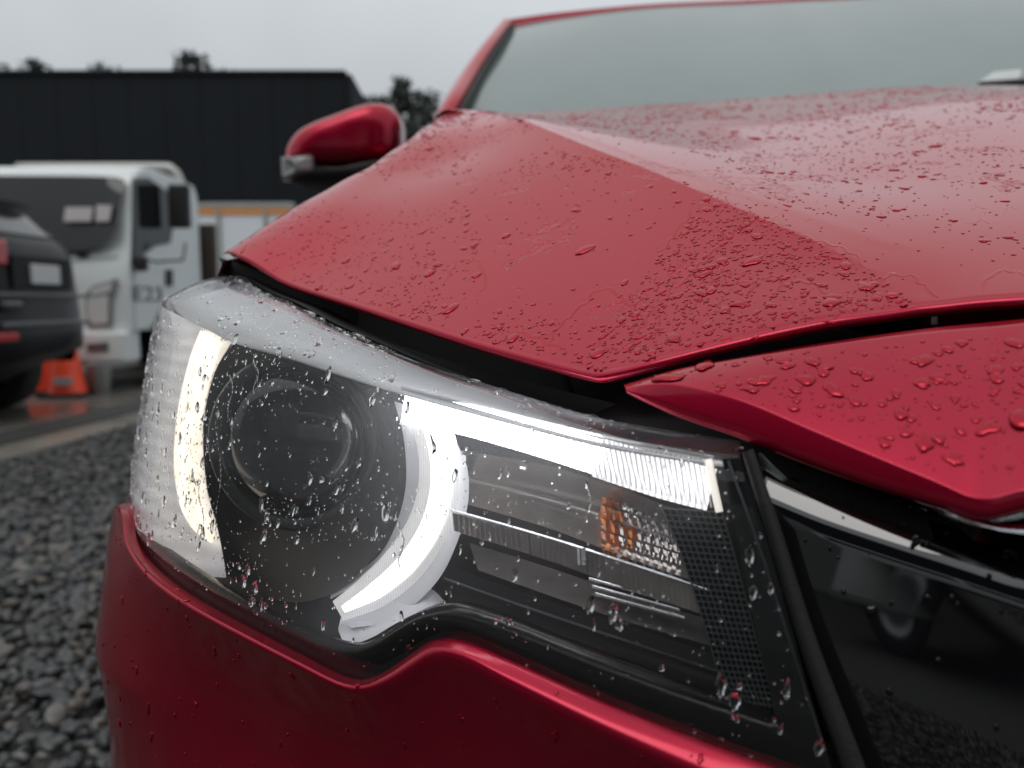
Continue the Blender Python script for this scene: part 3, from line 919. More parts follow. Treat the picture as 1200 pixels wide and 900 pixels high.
# left sheet: shoulder .. crease; its outer border lies past the silhouette
sh_b = np.vstack([fl[:1], sh_out[1:]])
front_left = np.vstack([catmull(fl, 10), catmull(np.vstack([fl[-1:], fr]), 10)[1:]])
rear_left = np.vstack([sh_out[-1:], rl])
HA = hood_panel(front_left, rear_left, fit_l, left=sh_b, right=rd, nu=120, nv=100)
front_right = np.vstack([catmull(fr2, 8), [cen_f]])
rear_right = np.vstack([rr, [rear_c]])
left_right = np.vstack([catmull(rd, 6), catmull(crest, 6)[1:], sh_out[-1:], sh_rear[-1:]])
rear_right = np.vstack([sh_rear[-1:], rear_right])
HB = hood_panel(front_right, rear_right, fit_r, left=left_right, nu=70, nv=130)

def with_lip(A, r=0.006, drop=0.016, taper=False):
    """roll the front border of a sheet over and under"""
    f = A[:, 0]
    tg = np.gradient(f, axis=0); tg[:, 2] = 0; tg /= np.linalg.norm(tg, axis=1)[:, None] + 1e-9
    fw = np.stack([tg[:, 1], -tg[:, 0], 0 * tg[:, 0]], 1)
    if fw[len(fw) // 2, 1] > 0: fw = -fw
    k = np.ones(9) / 9                               # soften the outward direction round corners
    fw = np.stack([np.convolve(np.pad(fw[:, c], 4, 'edge'), k, 'valid') for c in range(3)], 1)
    up = np.array([0, 0, 1.0])
    tp = np.clip(np.arange(len(f)) / 6.0, 0.05, 1)[:, None] if taper else 1.0
    rows = []
    for a, b in ((-0.030, -drop), (-0.006, -drop), (r * 0.55, -drop * 0.9), (r, -drop * 0.55), (r * 0.8, -drop * 0.2), (r * 0.35, -0.0012)):
        rows.append(f + (fw * a + up * b) * tp)
    return np.concatenate([np.stack(rows, 1), A], 1)

HAl, HBl = with_lip(HA, 0.0035, 0.007, True), with_lip(HB, 0.0035, 0.007)
V_, F_ = [], []
for A_ in (HAl, HBl, mirror(HAl[::-1]), mirror(HBl[::-1])):
    F_ += grid_faces(A_.shape[0], A_.shape[1], flip=True, base=len(V_)); V_ += list(A_.reshape(-1, 3))
bm = bmesh.new()
vs_ = [bm.verts.new(tuple(map(float, v))) for v in V_]
for f in F_:
    try: bm.faces.new([vs_[i] for i in f])
    except ValueError: pass
bmesh.ops.remove_doubles(bm, verts=bm.verts[:], dist=0.0012)
bmesh.ops.recalc_face_normals(bm, faces=bm.faces[:])
rline = np.vstack([catmull(rd, 8), catmull(crest, 6)]); rline = np.vstack([rline, mirror(rline)])
bm.verts.ensure_lookup_table()
near_r = [v for v in bm.verts if np.min(((rline[:, :2] - np.array(v.co[:2])) ** 2).sum(1)) < .035 ** 2 and not v.is_boundary and min(abs(v.co.z - 0), 9) > .80 and v.co.y > .40]
for _ in range(5): bmesh.ops.smooth_vert(bm, verts=near_r, factor=0.5, use_axis_x=False, use_axis_y=False, use_axis_z=True)
up_ = sum(f.normal.z * f.calc_area() for f in bm.faces)
if up_ < 0: bmesh.ops.reverse_faces(bm, faces=bm.faces[:])
me_ = bpy.data.meshes.new('hood'); bm.to_mesh(me_); bm.free()
me_.polygons.foreach_set('use_smooth', [True] * len(me_.polygons)); me_.materials.append(M_PAINT)
HOOD = link(bpy.data.objects.new('hood', me_), CAR)

# ---- dark sealing panel below the hood edge and behind the lamps
rows = []
top = resample(outer_ext(tz(PX_TOP, D_TOP), -0.012, length=0.06), 60)
B = S(top[:, 0], top[:, 1], D_TOP + 0.004)
Bk = B.copy(); Bk[:, 1] += 0.05; Bk[:, 0] += 0.012; Bk[:, 2] -= 0.006
Bk2 = B.copy(); Bk2[:, 1] += 0.25; Bk2[:, 0] += 0.05; Bk2[:, 2] -= 0.004
MIRR = []
MIRR.append(grid('seal_panel', np.array([B, Bk, Bk2]), M_SEAL, CAR))
sp = np.array([P(690, 500, .40), P(735, 490, .38), P(850, 500, .36), P(1000, 470, .355), P(1200, 440, .345)])
sp2 = sp + np.array([0, .25, .02]); sp0 = sp + np.array([0, -.03, -.03])
MIRR.append(grid('seal_panel', np.array([sp0, sp, sp2]), M_SEAL, CAR))

gp = [(256, 303), (300, 318), (360, 338), (420, 358)]; gq = [(268, 328), (300, 342), (360, 372), (420, 402)]
ga = np.array([P(x_, y_ - 2, .66 - (x_ - 256) * .00058) for x_, y_ in gp]); gb0 = np.array([P(x_, y_, .645 - (x_ - 256) * .00058) for x_, y_ in gq])
MIRR.append(grid('seal_panel', np.array([resample(ga, 20), resample(gb0, 20), resample(gb0, 20) + np.array([0, .03, -.03])]), M_SEAL, CAR))

# ---- red nose panel between hood and grille
NP_TOP = [(731, 451), (760, 442), (800, 431), (860, 420), (960, 403), (1080, 386), (1200, 374)]
NP_CREASE = [(733, 455), (765, 450), (804, 452), (873, 470), (960, 507), (1087, 560), (1148, 584), (1200, 574)]
NP_LOW = [(734, 458), (765, 473), (800, 488), (860, 508), (945, 541), (1030, 570), (1115, 595), (1156, 606), (1200, 596)]
def np_row(px, d0, d1):
    r = resample(np.array(px, float), 60)
    return np.array([on(x, y, d0 + (d1 - d0) * min(1, max(0, (x - 731) / 430.0))) for x, y in r])
def carry(rowpts, lat_z):
    """carry a row on to the centre line of the car"""
    e = rowpts[-1]
    tgt = np.array(lat_z)
    ext = [e * (1 - k) + tgt * k for k in np.linspace(0, 1, 12)[1:]]
    return np.vstack([rowpts, ext])
r_top = np_row(NP_TOP, 0.032, 0.066); r_cre = np_row(NP_CREASE, 0.026, 0.000); r_low = np_row(NP_LOW, 0.025, 0.001)
r_in = np_row(NP_LOW, 0.042, 0.030); r_in[:, 2] -= 0.0015
zt, zc, zl = r_top[-1][2] + 0.010, r_cre[-1][2] + 0.006, r_low[-1][2] + 0.006
r_top2 = carry(r_top, carpt(0, 0.080, zt)); r_cre2 = carry(r_cre, carpt(0, 0.0, zc)); r_low2 = carry(r_low, carpt(0, 0.0, zl)); r_in = r_low + (r_in - r_low) * np.clip(np.linspace(0, 5, len(r_in)), 0.03, 1)[:, None]; r_in2 = carry(r_in, carpt(0, 0.03, zl - .0015))
tp_ = np.clip(np.linspace(0, 5, len(r_top2)), 0.02, 1)[:, None]
r_back = r_top2 + np.array([0, .004, -.012]) * tp_
rows = [r_back, r_top2 + np.array([0, .0025, -.002]) * tp_]
for k in list(np.linspace(0, 0.95, 18)) + [0.98, 0.995, 1.0]:
    q = r_top2 * (1 - k) + r_cre2 * k
    q[:, 2] += 0.0025 * 4 * k * (1 - k) * np.clip(np.linspace(0, 3, len(q)), 0, 1)
    rows.append(q)
for k in (0.06, 0.3, 0.65, 0.9): rows.append(r_cre2 * (1 - k) + r_low2 * k + np.array([0, -0.0003 * math.sin(math.pi * k), 0]))
rows += [r_low2 + np.array([0, 0.0015, -0.0012]), r_in2]
NOSEP_A = np.array(rows)
NOSEP = grid('nose_panel', NOSEP_A, M_PAINT, CAR); MIRR.append(NOSEP)

# ---- trim strip between lamp and grille
MIRR.append(px_ribbon('grille_side_trim', [(876, 528), (906, 620), (946, 752), (1000, 900), (1030, 985)], [14, 18, 22, 27, 31], 0.004, M_BLACK, CAR, ident, 40, 0.002, 9, 0.03))

# ---- gloss black grille panel
GR_TOP = [(886, 520), (945, 546), (1030, 575), (1115, 600), (1156, 611), (1200, 601)]
GR_BEV = [(892, 556), (945, 580), (1018, 608), (1100, 640), (1200, 684)]
GR_L = [(905, 600), (925, 665), (960, 780), (1000, 890), (1030, 985)]
gt = np.array([on(x, y, 0.052) for x, y in resample(np.array(GR_TOP, float), 50)])
gb = np.array([on(x, y, 0.020) for x, y in resample(np.array(GR_BEV, float), 50)])
gt2 = carry(gt, carpt(0, 0.05, gt[-1][2])); gb2 = carry(gb, carpt(0, 0.018, gb[-1][2] - 0.03))
glow = np.array([S(t_, 0.47, 0.058) for t_ in np.linspace(hit(1045, 1040, 0.015)[0], 0.0, len(gb2))])
rows = [gt2 + np.array([0, .02, 0.004]), gt2]
for k in (0.15, 0.4, 0.7, 0.9): rows.append(gt2 * (1 - k) + gb2 * k)
rows.append(gb2 + np.array([0, -.0008, 0]))
for k in np.linspace(0, 1, 20)[1:]:
    q = gb2 * (1 - k) + glow * k
    q[:, 1] -= 0.010 * math.sin(math.pi * k)
    rows.append(q)
GRILLE_A = np.array(rows)
GRILLE = grid('grille', GRILLE_A, M_GLOSSBLACK, CAR); MIRR.append(GRILLE)
# chrome wing on the top of the grille, towards the middle
cw0 = np.array([on(x, y, 0.036) for x, y in resample(np.array([(1108, 600), (1156, 613), (1200, 604), (1235, 594)], float), 16)])
cw1 = np.array([on(x, y, 0.004) for x, y in resample(np.array([(1108, 602), (1158, 619), (1200, 626), (1240, 634)], float), 16)])
MIRR.append(grid('grille_wing', np.array([cw0 + np.array([0, .01, 0]), cw0, cw0 * .5 + cw1 * .5 + np.array([0, -.002, .002]), cw1, cw1 + np.array([0, .012, -.002])]), M_CHROME, CAR))

# ---- front bumper
B_R1 = [(150, 592), (155, 625), (171, 654), (203, 684), (252, 715), (302, 742), (352, 768), (402, 793), (430, 796), (456, 784), (482, 766), (508, 750), (542, 751), (600, 775), (700, 820), (800, 860), (880, 890), (990, 930)]
B_R2 = [(143, 597), (148, 630), (165, 661), (197, 691), (247, 722), (298, 749), (349, 775), (400, 800), (430, 803), (459, 792), (486, 775), (510, 762), (545, 768), (600, 798), (700, 848), (800, 895), (880, 932), (990, 985)]
nb = 150
R1 = resample(outer_ext(tz(B_R1, -0.001), -0.06, length=0.28), nb)
R2 = resample(outer_ext(tz(B_R2, -0.008), -0.06, length=0.28), nb)
R0 = resample(outer_ext(tz(B_R1, 0.012), -0.06, length=0.28), nb)
rows = [S(R0[:, 0], R0[:, 1] - 0.004, 0.014), S(R1[:, 0], R1[:, 1] - 0.0005, 0.001)]
for k in np.linspace(0, 1, 6):
    q = R1 * (1 - k) + R2 * k
    rows.append(S(q[:, 0], q[:, 1], -0.001 - 0.007 * math.sin(k * math.pi / 2)))
s_in = np.clip((TS - R2[:, 0]) / 0.20, 0, 1)                       # 0 at the corner, 1 near the grille
s_in = s_in * s_in * (3 - 2 * s_in)
ZC = 0.622                                          # crease of the bumper
t_ = np.array(R2[:, 0])
for f_, d_out, d_in in ((0.03, -0.0084, -0.0082), (0.08, -0.0086, -0.006), (0.2, -0.0088, -0.001), (0.4, -0.0086, 0.006), (0.6, -0.0084, 0.012), (0.8, -0.008, 0.016), (0.97, -0.0078, 0.018), (1.0, -0.0076, 0.0185)):
    rows.append(S(t_, R2[:, 1] * (1 - f_) + ZC * f_, d_out * (1 - s_in) + d_in * s_in))
for z_, d_out, d_in in ((0.619, -0.0068, 0.0188), (0.60, -0.001, 0.020), (0.56, 0.0095, 0.020), (0.51, 0.018, 0.016), (0.46, 0.018, 0.008), (0.40, 0.012, 0.0), (0.34, 0.010, -0.002), (0.27, 0.018, 0.006), (0.23, 0.03, 0.02)):
    rows.append(S(t_, z_ + 0 * t_, d_out * (1 - s_in) + d_in * s_in))
BUMP_A = np.array(rows)
BUMPER = grid('front_bumper', BUMP_A, M_PAINT2, CAR); MIRR.append(BUMPER)
# lower bumper and air intake between the corners, below the picture
t_mid = np.linspace(hit(1010, 960, 0)[0] + 0.02, 0.0, 40)
MIRR.append(grid('lower_bumper', np.array([S(t_mid, z, d) for z, d in ((0.47, 0.0), (0.46, -0.02), (0.43, -0.03), (0.40, -0.02), (0.39, 0.05))]), M_PAINT2, CAR))
MIRR.append(grid('air_intake', np.array([S(t_mid, z, d) for z, d in ((0.395, 0.04), (0.33, 0.05), (0.27, 0.04))]), M_BLACK, CAR))
MIRR.append(grid('bumper_lip', np.array([S(t_mid, z, d) for z, d in ((0.28, 0.03), (0.275, -0.03), (0.24, -0.03), (0.22, 0.02))]), M_BLACK, CAR))

# ---- wing (fender), doors, pillars, roof: in car coordinates lat (from centre line), rear, z
def car_grid(name, rows, mat, nu=None, parent=CAR, smooth=True):
    A = np.array([[carpt(*p) for p in r] for r in rows])
    o = grid(name, A, mat, parent, smooth=smooth)
    MIRR.append(o)
    return o
fen_end_t = 1.06
def arch(z_lo, rear):
    c, r_ = 0.80, 0.37
    dx = rear - c
    return max(z_lo, 0.34 + math.sqrt(max(0, r_ * r_ - dx * dx))) if abs(dx) < r_ else z_lo
he_w = resample(np.vstack([sh_b, sh_rear[-1:]]), 40, smooth=False)       # outer border of the hood
rel = he_w[:, :2] - CEN
he = np.stack([rel @ LAT, rel @ REA, he_w[:, 2]], 1)
rs = np.maximum(he[:, 1], 0.0)
wid = np.interp(rs, [.42, .55, .9, 1.3, 1.5], [.862, .885, .902, .905, .905])
lowz = np.array([arch(0.28, r_) for r_ in rs])
profs = []
drop_ = np.clip(np.linspace(0, 6, 40), 0, 1)
for f_, o_, dz_ in ((0, 0.02, .006), (0, 0.5, .030 + .022 * (1 - drop_)), (0, 0.82, .062 + .015 * (1 - drop_)), (0.22, 0.97, 0), (0.45, 1.0, 0), (0.75, 0.995, 0), (1.0, 0.98, 0)):
    z = he[:, 2] * (1 - f_) + lowz * f_ - dz_
    if f_ > 0: z = np.minimum(z, he[:, 2] - .09)
    lat = he[:, 0] * (1 - o_) - wid * o_
    profs.append([(lat[i], rs[i], max(z[i], lowz[i])) for i in range(40)])
car_grid('fender', profs, M_PAINT2)
# doors
for r0, r1, nm in ((1.50, 2.48, 'front_door'), (2.49, 3.35, 'rear_door')):
    rr_ = np.linspace(r0, r1, 10)
    car_grid(nm, [[(-la, r_, z) for r_ in rr_] for la, z in ((.76, 1.10), (.84, 1.07), (.885, .98), (.905, .80), (.905, .60), (.89, .42), (.86, .28))], M_PAINT2)
rr_ = np.linspace(3.36, 4.25, 14)
car_grid('rear_quarter', [[(-la, r_, max(z, arch(0.28, r_ - 2.64) if z < .8 else z)) for r_ in rr_] for la, z in ((.76, 1.10), (.84, 1.07), (.885, .98), (.905, .80), (.905, .60), (.89, .42), (.86, .28))], M_PAINT2)
car_grid('tailgate', [[(-la, r_, z) for la in np.linspace(.86, 0, 10)] for r_, z in ((4.24, .28), (4.28, .5), (4.27, .9), (4.22, 1.1), (3.95, 1.45), (3.80, 1.60))], M_PAINT2)
car_grid('side_glass', [[(-la, r_, z) for r_ in np.linspace(ra, rb, 10)] for la, z, ra, rb in ((.765, 1.09, 1.62, 4.0), (.70, 1.35, 2.05, 3.95), (.63, 1.55, 2.40, 3.85))], M_GLASS)
def wheel(lat, rear):
    c = carpt(lat, rear, 0.335); ax = np.array([LAT[0], LAT[1], 0]) * (1 if lat > 0 else -1)
    t_ = revolve('wheel', c, ax, [(0.20, -0.10), (0.30, -0.11), (0.335, -0.09), (0.345, 0.0), (0.335, 0.09), (0.30, 0.11), (0.215, 0.10)], M_RUBBER, CAR, 40)
    revolve('rim', c, ax, [(0.215, 0.095), (0.19, 0.05), (0.05, 0.07), (0.001, 0.07)], M_ALLOY, t_, 30)
for la in (-.80, .80):
    wheel(la, .80); wheel(la, 3.44)
grid('underbody', np.array([[carpt(la, r_, z) for la in (-.82, 0, .82)] for r_, z in ((.3, .3), (.45, .3), (2, .24), (4.2, .3))]), M_SEAL, CAR)
grid('engine_bay_wall', np.array([[carpt(la, .55, z) for la in (-.72, 0, .72)] for z in (.3, .85)]), M_SEAL, CAR)

# windscreen, from pixel points; bottom lies below the hood line
Wb = [(528, 150, 1.60), (700, 152, 1.68), (800, 149, 1.70), (900, 143, 1.70)]
wb = pp(Wb)
ws_b = resample(np.vstack([wb, [carpt(0, 1.545, wb[-1][2] + .004)]]), 30)
ws_t = resample(np.vstack([pp([(601, 30, 2.28), (660, 20, 2.33), (760, 9, 2.37), (870, 4, 2.39)]), [carpt(0, 2.235, P(885, 4, 2.385)[2])]]), 30)
rows = []
for k in np.linspace(0, 1, 14):
    q = ws_b * (1 - k) + ws_t * k
    q[:, 2] += 0.05 * k * (1 - k); rows.append(q)
MIRR.append(grid('windscreen', np.array(rows), M_SCREEN, CAR))
# black edge of the glass + pillar
def strip3(name, a, b, mat, n=20, thick=0.02):
    a, b = resample(a, n), resample(b, n)
    v = np.array([0, 0.03, -0.01])
    m_ = (a + b) / 2 + np.array([0, -0.010, 0.008])
    return grid(name, np.array([a + v, a, a * .5 + m_ * .5 + np.array([0, -.004, .002]), m_, b * .5 + m_ * .5 + np.array([0, -.004, .002]), b, b + v]), mat, CAR)
MIRR.append(strip3('windscreen_pillar', pp([(508, 140, 1.62), (519, 118, 1.68), (540, 85, 1.86), (566, 50, 2.06), (588, 25, 2.26)]), pp([(532, 140, 1.60), (543, 118, 1.66), (562, 85, 1.84), (584, 50, 2.04), (600, 28, 2.25)]), M_PAINT2))
MIRR.append(strip3('pillar_seal', pp([(534, 140, 1.595), (544, 118, 1.655), (563, 85, 1.835), (585, 50, 2.035), (600, 29, 2.245)]), pp([(541, 140, 1.59), (550, 118, 1.65), (568, 85, 1.83), (589, 50, 2.03), (603, 29, 2.24)]), M_BLACK))
# roof
rt0 = resample(np.vstack([pp([(588, 25, 2.26), (601, 22, 2.285), (660, 14, 2.335), (760, 5, 2.375), (870, 0, 2.395)]), [carpt(0, 2.24, P(885, 0, 2.39)[2])]]), 30)
rt1 = rt0 * 1.0
rows = [ws_t + np.array([0, 0, 0.001]), rt0 + np.array([0, 0, 0.0])]
lat_k = np.linspace(-.64, 0, 30)
for r_, dz in ((2.34, .012), (2.5, .030), (2.9, .035), (3.4, .01), (3.8, -.06)):
    zc_ = rt0[-1][2] + dz
    rows.append(np.array([carpt(l_, r_, zc_ - 0.10 * (abs(l_) / .64) ** 2.6) for l_ in lat_k]))
MIRR.append(grid('roof', np.array(rows), M_PAINT2, CAR))
car_grid('roof_side', [[(-la, r_, z) for r_ in np.linspace(ra, rb, 12)] for la, z, ra, rb in ((.63, 1.54, 2.36, 3.9), (.66, 1.575, 2.30, 3.9), (.62, 1.61, 2.32, 3.88))], M_PAINT2)
tube('roof_rail', [P(1090, 4, 2.62), P(1125, 6, 2.58), P(1160, 9, 2.56), P(1200, 18, 2.52), P(1225, 26, 2.5)], 0.008, M_BLACK, CAR)
# inside mirror, seen through the top of the glass
MIRP = box('inside_mirror', P(972, 16, 2.44), (0.20, 0.03, 0.05), M_BLACK, CAR, 0.012, -PSI)
# wiper at the foot of the glass
tube('wiper', [P(1150, 101, 1.50), P(1190, 98, 1.52), P(1260, 94, 1.55), P(1420, 84, 1.6)], 0.009, M_BLACK, CAR)
prism('windscreen_patch', [P(1146, 96, 1.74), P(1165, 84, 1.78), P(1230, 78, 1.80), P(1240, 92, 1.76)], (0, .004, -.002), M_PLATE, CAR)  # small white patch low on the right of the glass
# dashboard and seats behind the glass
box('dashboard', carpt(0, 1.95, 1.02), (1.3, 0.5, 0.12), M_BLACK, CAR, 0.03, -PSI)
for la in (-.38, .38):
    box('seat', carpt(la, 2.75, 1.05), (0.48, 0.16, 0.75), M_BLACK, CAR, 0.06, -PSI)

# ---- door mirror
def mirror_unit():
    c = P(402, 172, 1.62)
    root = bpy.data.objects.new('door_mirror', None); COL.objects.link(root); root.parent = CAR
    root.matrix_parent_inverse = Matrix.Translation(-Vector(CAR.location))
    s = 1.62 / 900 * 1.02
    # outline of the shell seen from the front, as pixels round its middle
    out = [(-64, 22), (-60, 4), (-48, -12), (-30, -22), (0, -33), (30, -43), (50, -44), (62, -36), (66, -20), (64, 0), (60, 14), (40, 24), (0, 27), (-40, 25)]
    oc = resample(np.array(out + [out[0]], float), 49)[:-1]
    rows = []
    for k in np.linspace(0, 1, 12):
        a = k * math.pi / 2
        sc = math.sin(a) ** 0.55 if k > 0 else 0.0
        dep = -0.075 * math.cos(a) ** 0.9 if k < 1 else 0.0
        rows.append([c + np.array([(x * sc) * s, dep + 0.0006 * x * 0.0, -(y * sc - 4 * (1 - sc)) * s]) for x, y in oc])
    rows.append([c + np.array([x * s, 0.05, -y * s]) for x, y in oc])
    rows.append([c + np.array([x * .93 * s, 0.06, -y * .93 * s]) for x, y in oc])
    A = np.array(rows); A = np.concatenate([A, A[:, :1]], 1)
    shell = grid('mirror_shell', A, M_PAINT2, root)
    lo = [(-62, 20), (-40, 24), (0, 26), (40, 23), (58, 16), (50, 34), (20, 42), (-30, 44), (-56, 40), (-62, 30)]
    lc = resample(np.array(lo + [lo[0]], float), 41)[:-1]
    rows = []
    cc = np.array([-5, 31])
    for k in np.linspace(0, 1, 7):
        a = k * math.pi / 2; sc = math.sin(a) ** 0.5 if k > 0 else 0
        rows.append([c + np.array([(cc[0] + (x - cc[0]) * sc) * s, -0.068 * math.cos(a), -(cc[1] + (y - cc[1]) * sc) * s]) for x, y in lc])
    rows.append([c + np.array([x * s, 0.05, -y * s]) for x, y in lc])
    A = np.array(rows); A = np.concatenate([A, A[:, :1]], 1)
    grid('lower_shell', A, M_BLACK, root)
    tl = [(-63, 16), (-46, 17), (-25, 16), (-25, 34), (-42, 36), (-62, 40)]
    tl = resample(np.array(tl + [tl[0]], float), 31, smooth=False)[:-1]
    rows = []
    cc = np.array([-44, 27])
    for k in np.linspace(0, 1, 6):
        a = k * math.pi / 2; sc = math.sin(a) ** 0.35 if k > 0 else 0
        rows.append([c + np.array([(cc[0] + (x - cc[0]) * sc) * s, -0.062 - 0.016 * math.cos(a) + 0.0009 * max(0, -(x + 40)) , -(cc[1] + (y - cc[1]) * sc) * s]) for x, y in tl])
    rows.append([c + np.array([x * s, -0.01, -y * s]) for x, y in tl])
    A = np.array(rows); A = np.concatenate([A, A[:, :1]], 1)
    grid('mirror_indicator', A, pmat('clear_indicator', (0.26, 0.27, 0.27), 0.2, coat=0.6), root)
    arm0, arm1 = c + np.array([0.05, 0.02, -0.05]), c + np.array([0.25, 0.10, -0.12])
    tube('mirror_arm', [arm0, (arm0 + arm1) / 2, arm1], [0.035, 0.03, 0.04], M_BLACK, root)
    g = [c + np.array([x * .9 * s, 0.055, -y * .9 * s]) for x, y in oc]
    mk('mirror_glass', g, [tuple(range(len(g)))], M_CHROME, root)
    root2 = bpy.data.objects.new('door_mirror', None); COL.objects.link(root2); root2.parent = CAR
    root2.matrix_parent_inverse = Matrix.Translation(-Vector(CAR.location))
    for o in [o for o in bpy.data.objects if o.parent == root]: mirror_part(o, root2)
mirror_unit()
for o_ in MIRR: mirror_part(o_, CAR)

# ------------------------------------------------------------------ water drops
def dome_template(seg=10, rings=3):
    V, F = [], []
    for r in range(rings):
        a = (r / rings) * math.pi / 2
        for k in range(seg):
            th = 2 * math.pi * k / seg
            V.append((math.cos(a) * math.cos(th), math.cos(a) * math.sin(th), math.sin(a)))
    V.append((0, 0, 1.0)); V.append((0, 0, 0.0))
    top, bot = len(V) - 2, len(V) - 1
    for r in range(rings - 1):
        for k in range(seg):
            k2 = (k + 1) % seg
            a, b, c, d = r * seg + k, r * seg + k2, (r + 1) * seg + k2, (r + 1) * seg + k
            F += [(a, b, c), (a, c, d)]
    for k in range(seg):
        k2 = (k + 1) % seg
        F.append(((rings - 1) * seg + k, (rings - 1) * seg + k2, top))
        F.append((k2, k, bot))
    return np.array(V), np.array(F)
DOME_S, DOME_B = dome_template(8, 2), dome_template(18, 4)

def surf_sample(A, n):
    """random points on a grid surface: position, normal"""
    nu, nv = A.shape[:2]
    i = RNG.integers(0, nu - 1, n * 4); j = RNG.integers(0, nv - 1, n * 4)
    p00, p10, p01, p11 = A[i, j], A[i + 1, j], A[i, j + 1], A[i + 1, j + 1]
    nrm = np.cross(p10 - p00, p01 - p00); ar = np.linalg.norm(nrm, axis=1)
    keep = RNG.uniform(0, 1, n * 4) < ar / (np.percentile(ar, 98) + 1e-12)
    i, j = np.nonzero(keep)[0][:n], None
    p00, p10, p01, p11, nrm, ar = p00[i], p10[i], p01[i], p11[i], nrm[i], ar[i]
    u, v = RNG.uniform(0, 1, (len(i), 1)), RNG.uniform(0, 1, (len(i), 1))
    p = p00 * (1 - u) * (1 - v) + p10 * u * (1 - v) + p01 * (1 - u) * v + p11 * u * v
    nrm = nrm / (np.linalg.norm(nrm, axis=1)[:, None] + 1e-15)
    s = np.sign((nrm * (CAM - p)).sum(1)); s[s == 0] = 1
    return p, nrm * s[:, None]

def project(p):
    q = p - CAM
    f = q[:, 1] * CP - q[:, 2] * SP; up = q[:, 1] * SP + q[:, 2] * CP
    return 600 + 900 * q[:, 0] / f, 450 - 900 * up / f

def noise2(x, y, seed=0):
    """cheap value noise"""
    def h(i, j): 
        v = np.sin(i * 127.1 + j * 311.7 + seed * 74.7) * 43758.5453
        return v - np.floor(v)
    i, j = np.floor(x), np.floor(y); fx, fy = x - i, y - j
    fx, fy = fx * fx * (3 - 2 * fx), fy * fy * (3 - 2 * fy)
    return (h(i, j) * (1 - fx) + h(i + 1, j) * fx) * (1 - fy) + (h(i, j + 1) * (1 - fx) + h(i + 1, j + 1) * fx) * fy

def drops(name, pos, nor, rad, hgt, stretch, wob, parent, lift=0.00012, down_jit=0.3, mat=None):
    Vs, Fs, off = [], [], 0
    G3 = np.array([0, 0, -1.0])
    for p, n, r, h, st in zip(pos, nor, rad, hgt, stretch):
        V0, F0 = DOME_B if r > 0.0011 else DOME_S
        t = G3 - n * (G3 @ n)
        if np.linalg.norm(t) < 1e-3: t = np.array([1.0, 0, 0])
        t /= np.linalg.norm(t)
        a = RNG.normal(0, down_jit); b = np.cross(n, t)
        t2 = t * math.cos(a) + b * math.sin(a); b2 = np.cross(n, t2)
        V = V0.copy()
        if wob > 0 and r > 0.0011:
            th = np.arctan2(V[:, 1], V[:, 0])
            ph = RNG.uniform(0, 6.28, 4); am = RNG.normal(0, wob, 4) / np.array([1, 1.2, 1.6, 2.2])
            sc = 1 + sum(am[k] * np.sin((k + 2) * th + ph[k]) for k in range(4))
            sc = np.clip(sc, 0.35, 1.8)
            V[:, 0] *= sc; V[:, 1] *= sc
        # heavier at the lower end
        V[:, 2] *= (1 + 0.35 * np.clip(V[:, 0], -1, 1))
        Vw = p + n * lift + (V[:, :1] * st * r) * t2 + (V[:, 1:2] * r) * b2 + (V[:, 2:3] * h * r) * n
        Vs.append(Vw); Fs.append(F0 + off); off += len(V0)
    o = mk_np(name, np.concatenate(Vs), np.concatenate(Fs), mat or M_WATER, parent)
    o['kind'] = 'stuff'
    return o

# drops on the lamp cover
p, n = surf_sample(LENS_ROWS, 14000)
x, y = project(p)
vis = (x > 100) & (x < 1000)
dens = 0.25 + 0.75 * (noise2(x / 55, y / 55, 3) > 0.42)
topb = noise2(x / 30, y / 18, 5)
k = vis & (RNG.uniform(0, 1, len(x)) < dens * np.where(x < 470, 0.50, 0.28) * np.where(y > 640, 0.7, 1.0))
p, n, x, y = p[k], n[k], x[k], y[k]
r = np.exp(RNG.normal(math.log(0.00040), 0.50, len(p)))
st = RNG.choice([1.0, 1.2, 1.6, 2.4, 4.0], len(p), p=[.35, .25, .22, .13, .05])
big = RNG.uniform(0, 1, len(p)) < 0.045
r[big] = RNG.uniform(0.0011, 0.0023, big.sum()); st[big] = RNG.uniform(1.3, 2.6, big.sum())
drops('water_drops', p, n, r, np.where(big, .55, .7), st, 0.10, LENS_OBJ[0], down_jit=0.18)
# runs of water down the cover
runs = []
for (px, py, ln) in ((256, 560, 130), (210, 430, 120), (236, 600, 70), (300, 440, 40), (470, 640, 50), (690, 590, 46), (270, 470, 60), (200, 520, 80)):
    for k in range(22):
        f_ = k / 21
        runs.append((px + 3 * math.sin(f_ * 7 + px), py + ln * (f_ - .5)))
pr = np.array([on(a, b, 0.0003) for a, b in runs]); nr_ = np.array([(CAM - q) / np.linalg.norm(CAM - q) for q in pr])
for q in range(len(pr)):
    t_, z_ = hit(*runs[q]); n2 = np.array([np.interp(t_, NT, NNOR[:, 0]), np.interp(t_, NT, NNOR[:, 1]), LEAN]); nr_[q] = n2 / np.linalg.norm(n2)
drops('water_runs', pr, nr_, RNG.uniform(0.00025, 0.0006, len(pr)), np.full(len(pr), .5), RNG.uniform(2.0, 5.0, len(pr)), 0, LENS_OBJ[0], down_jit=0.08)

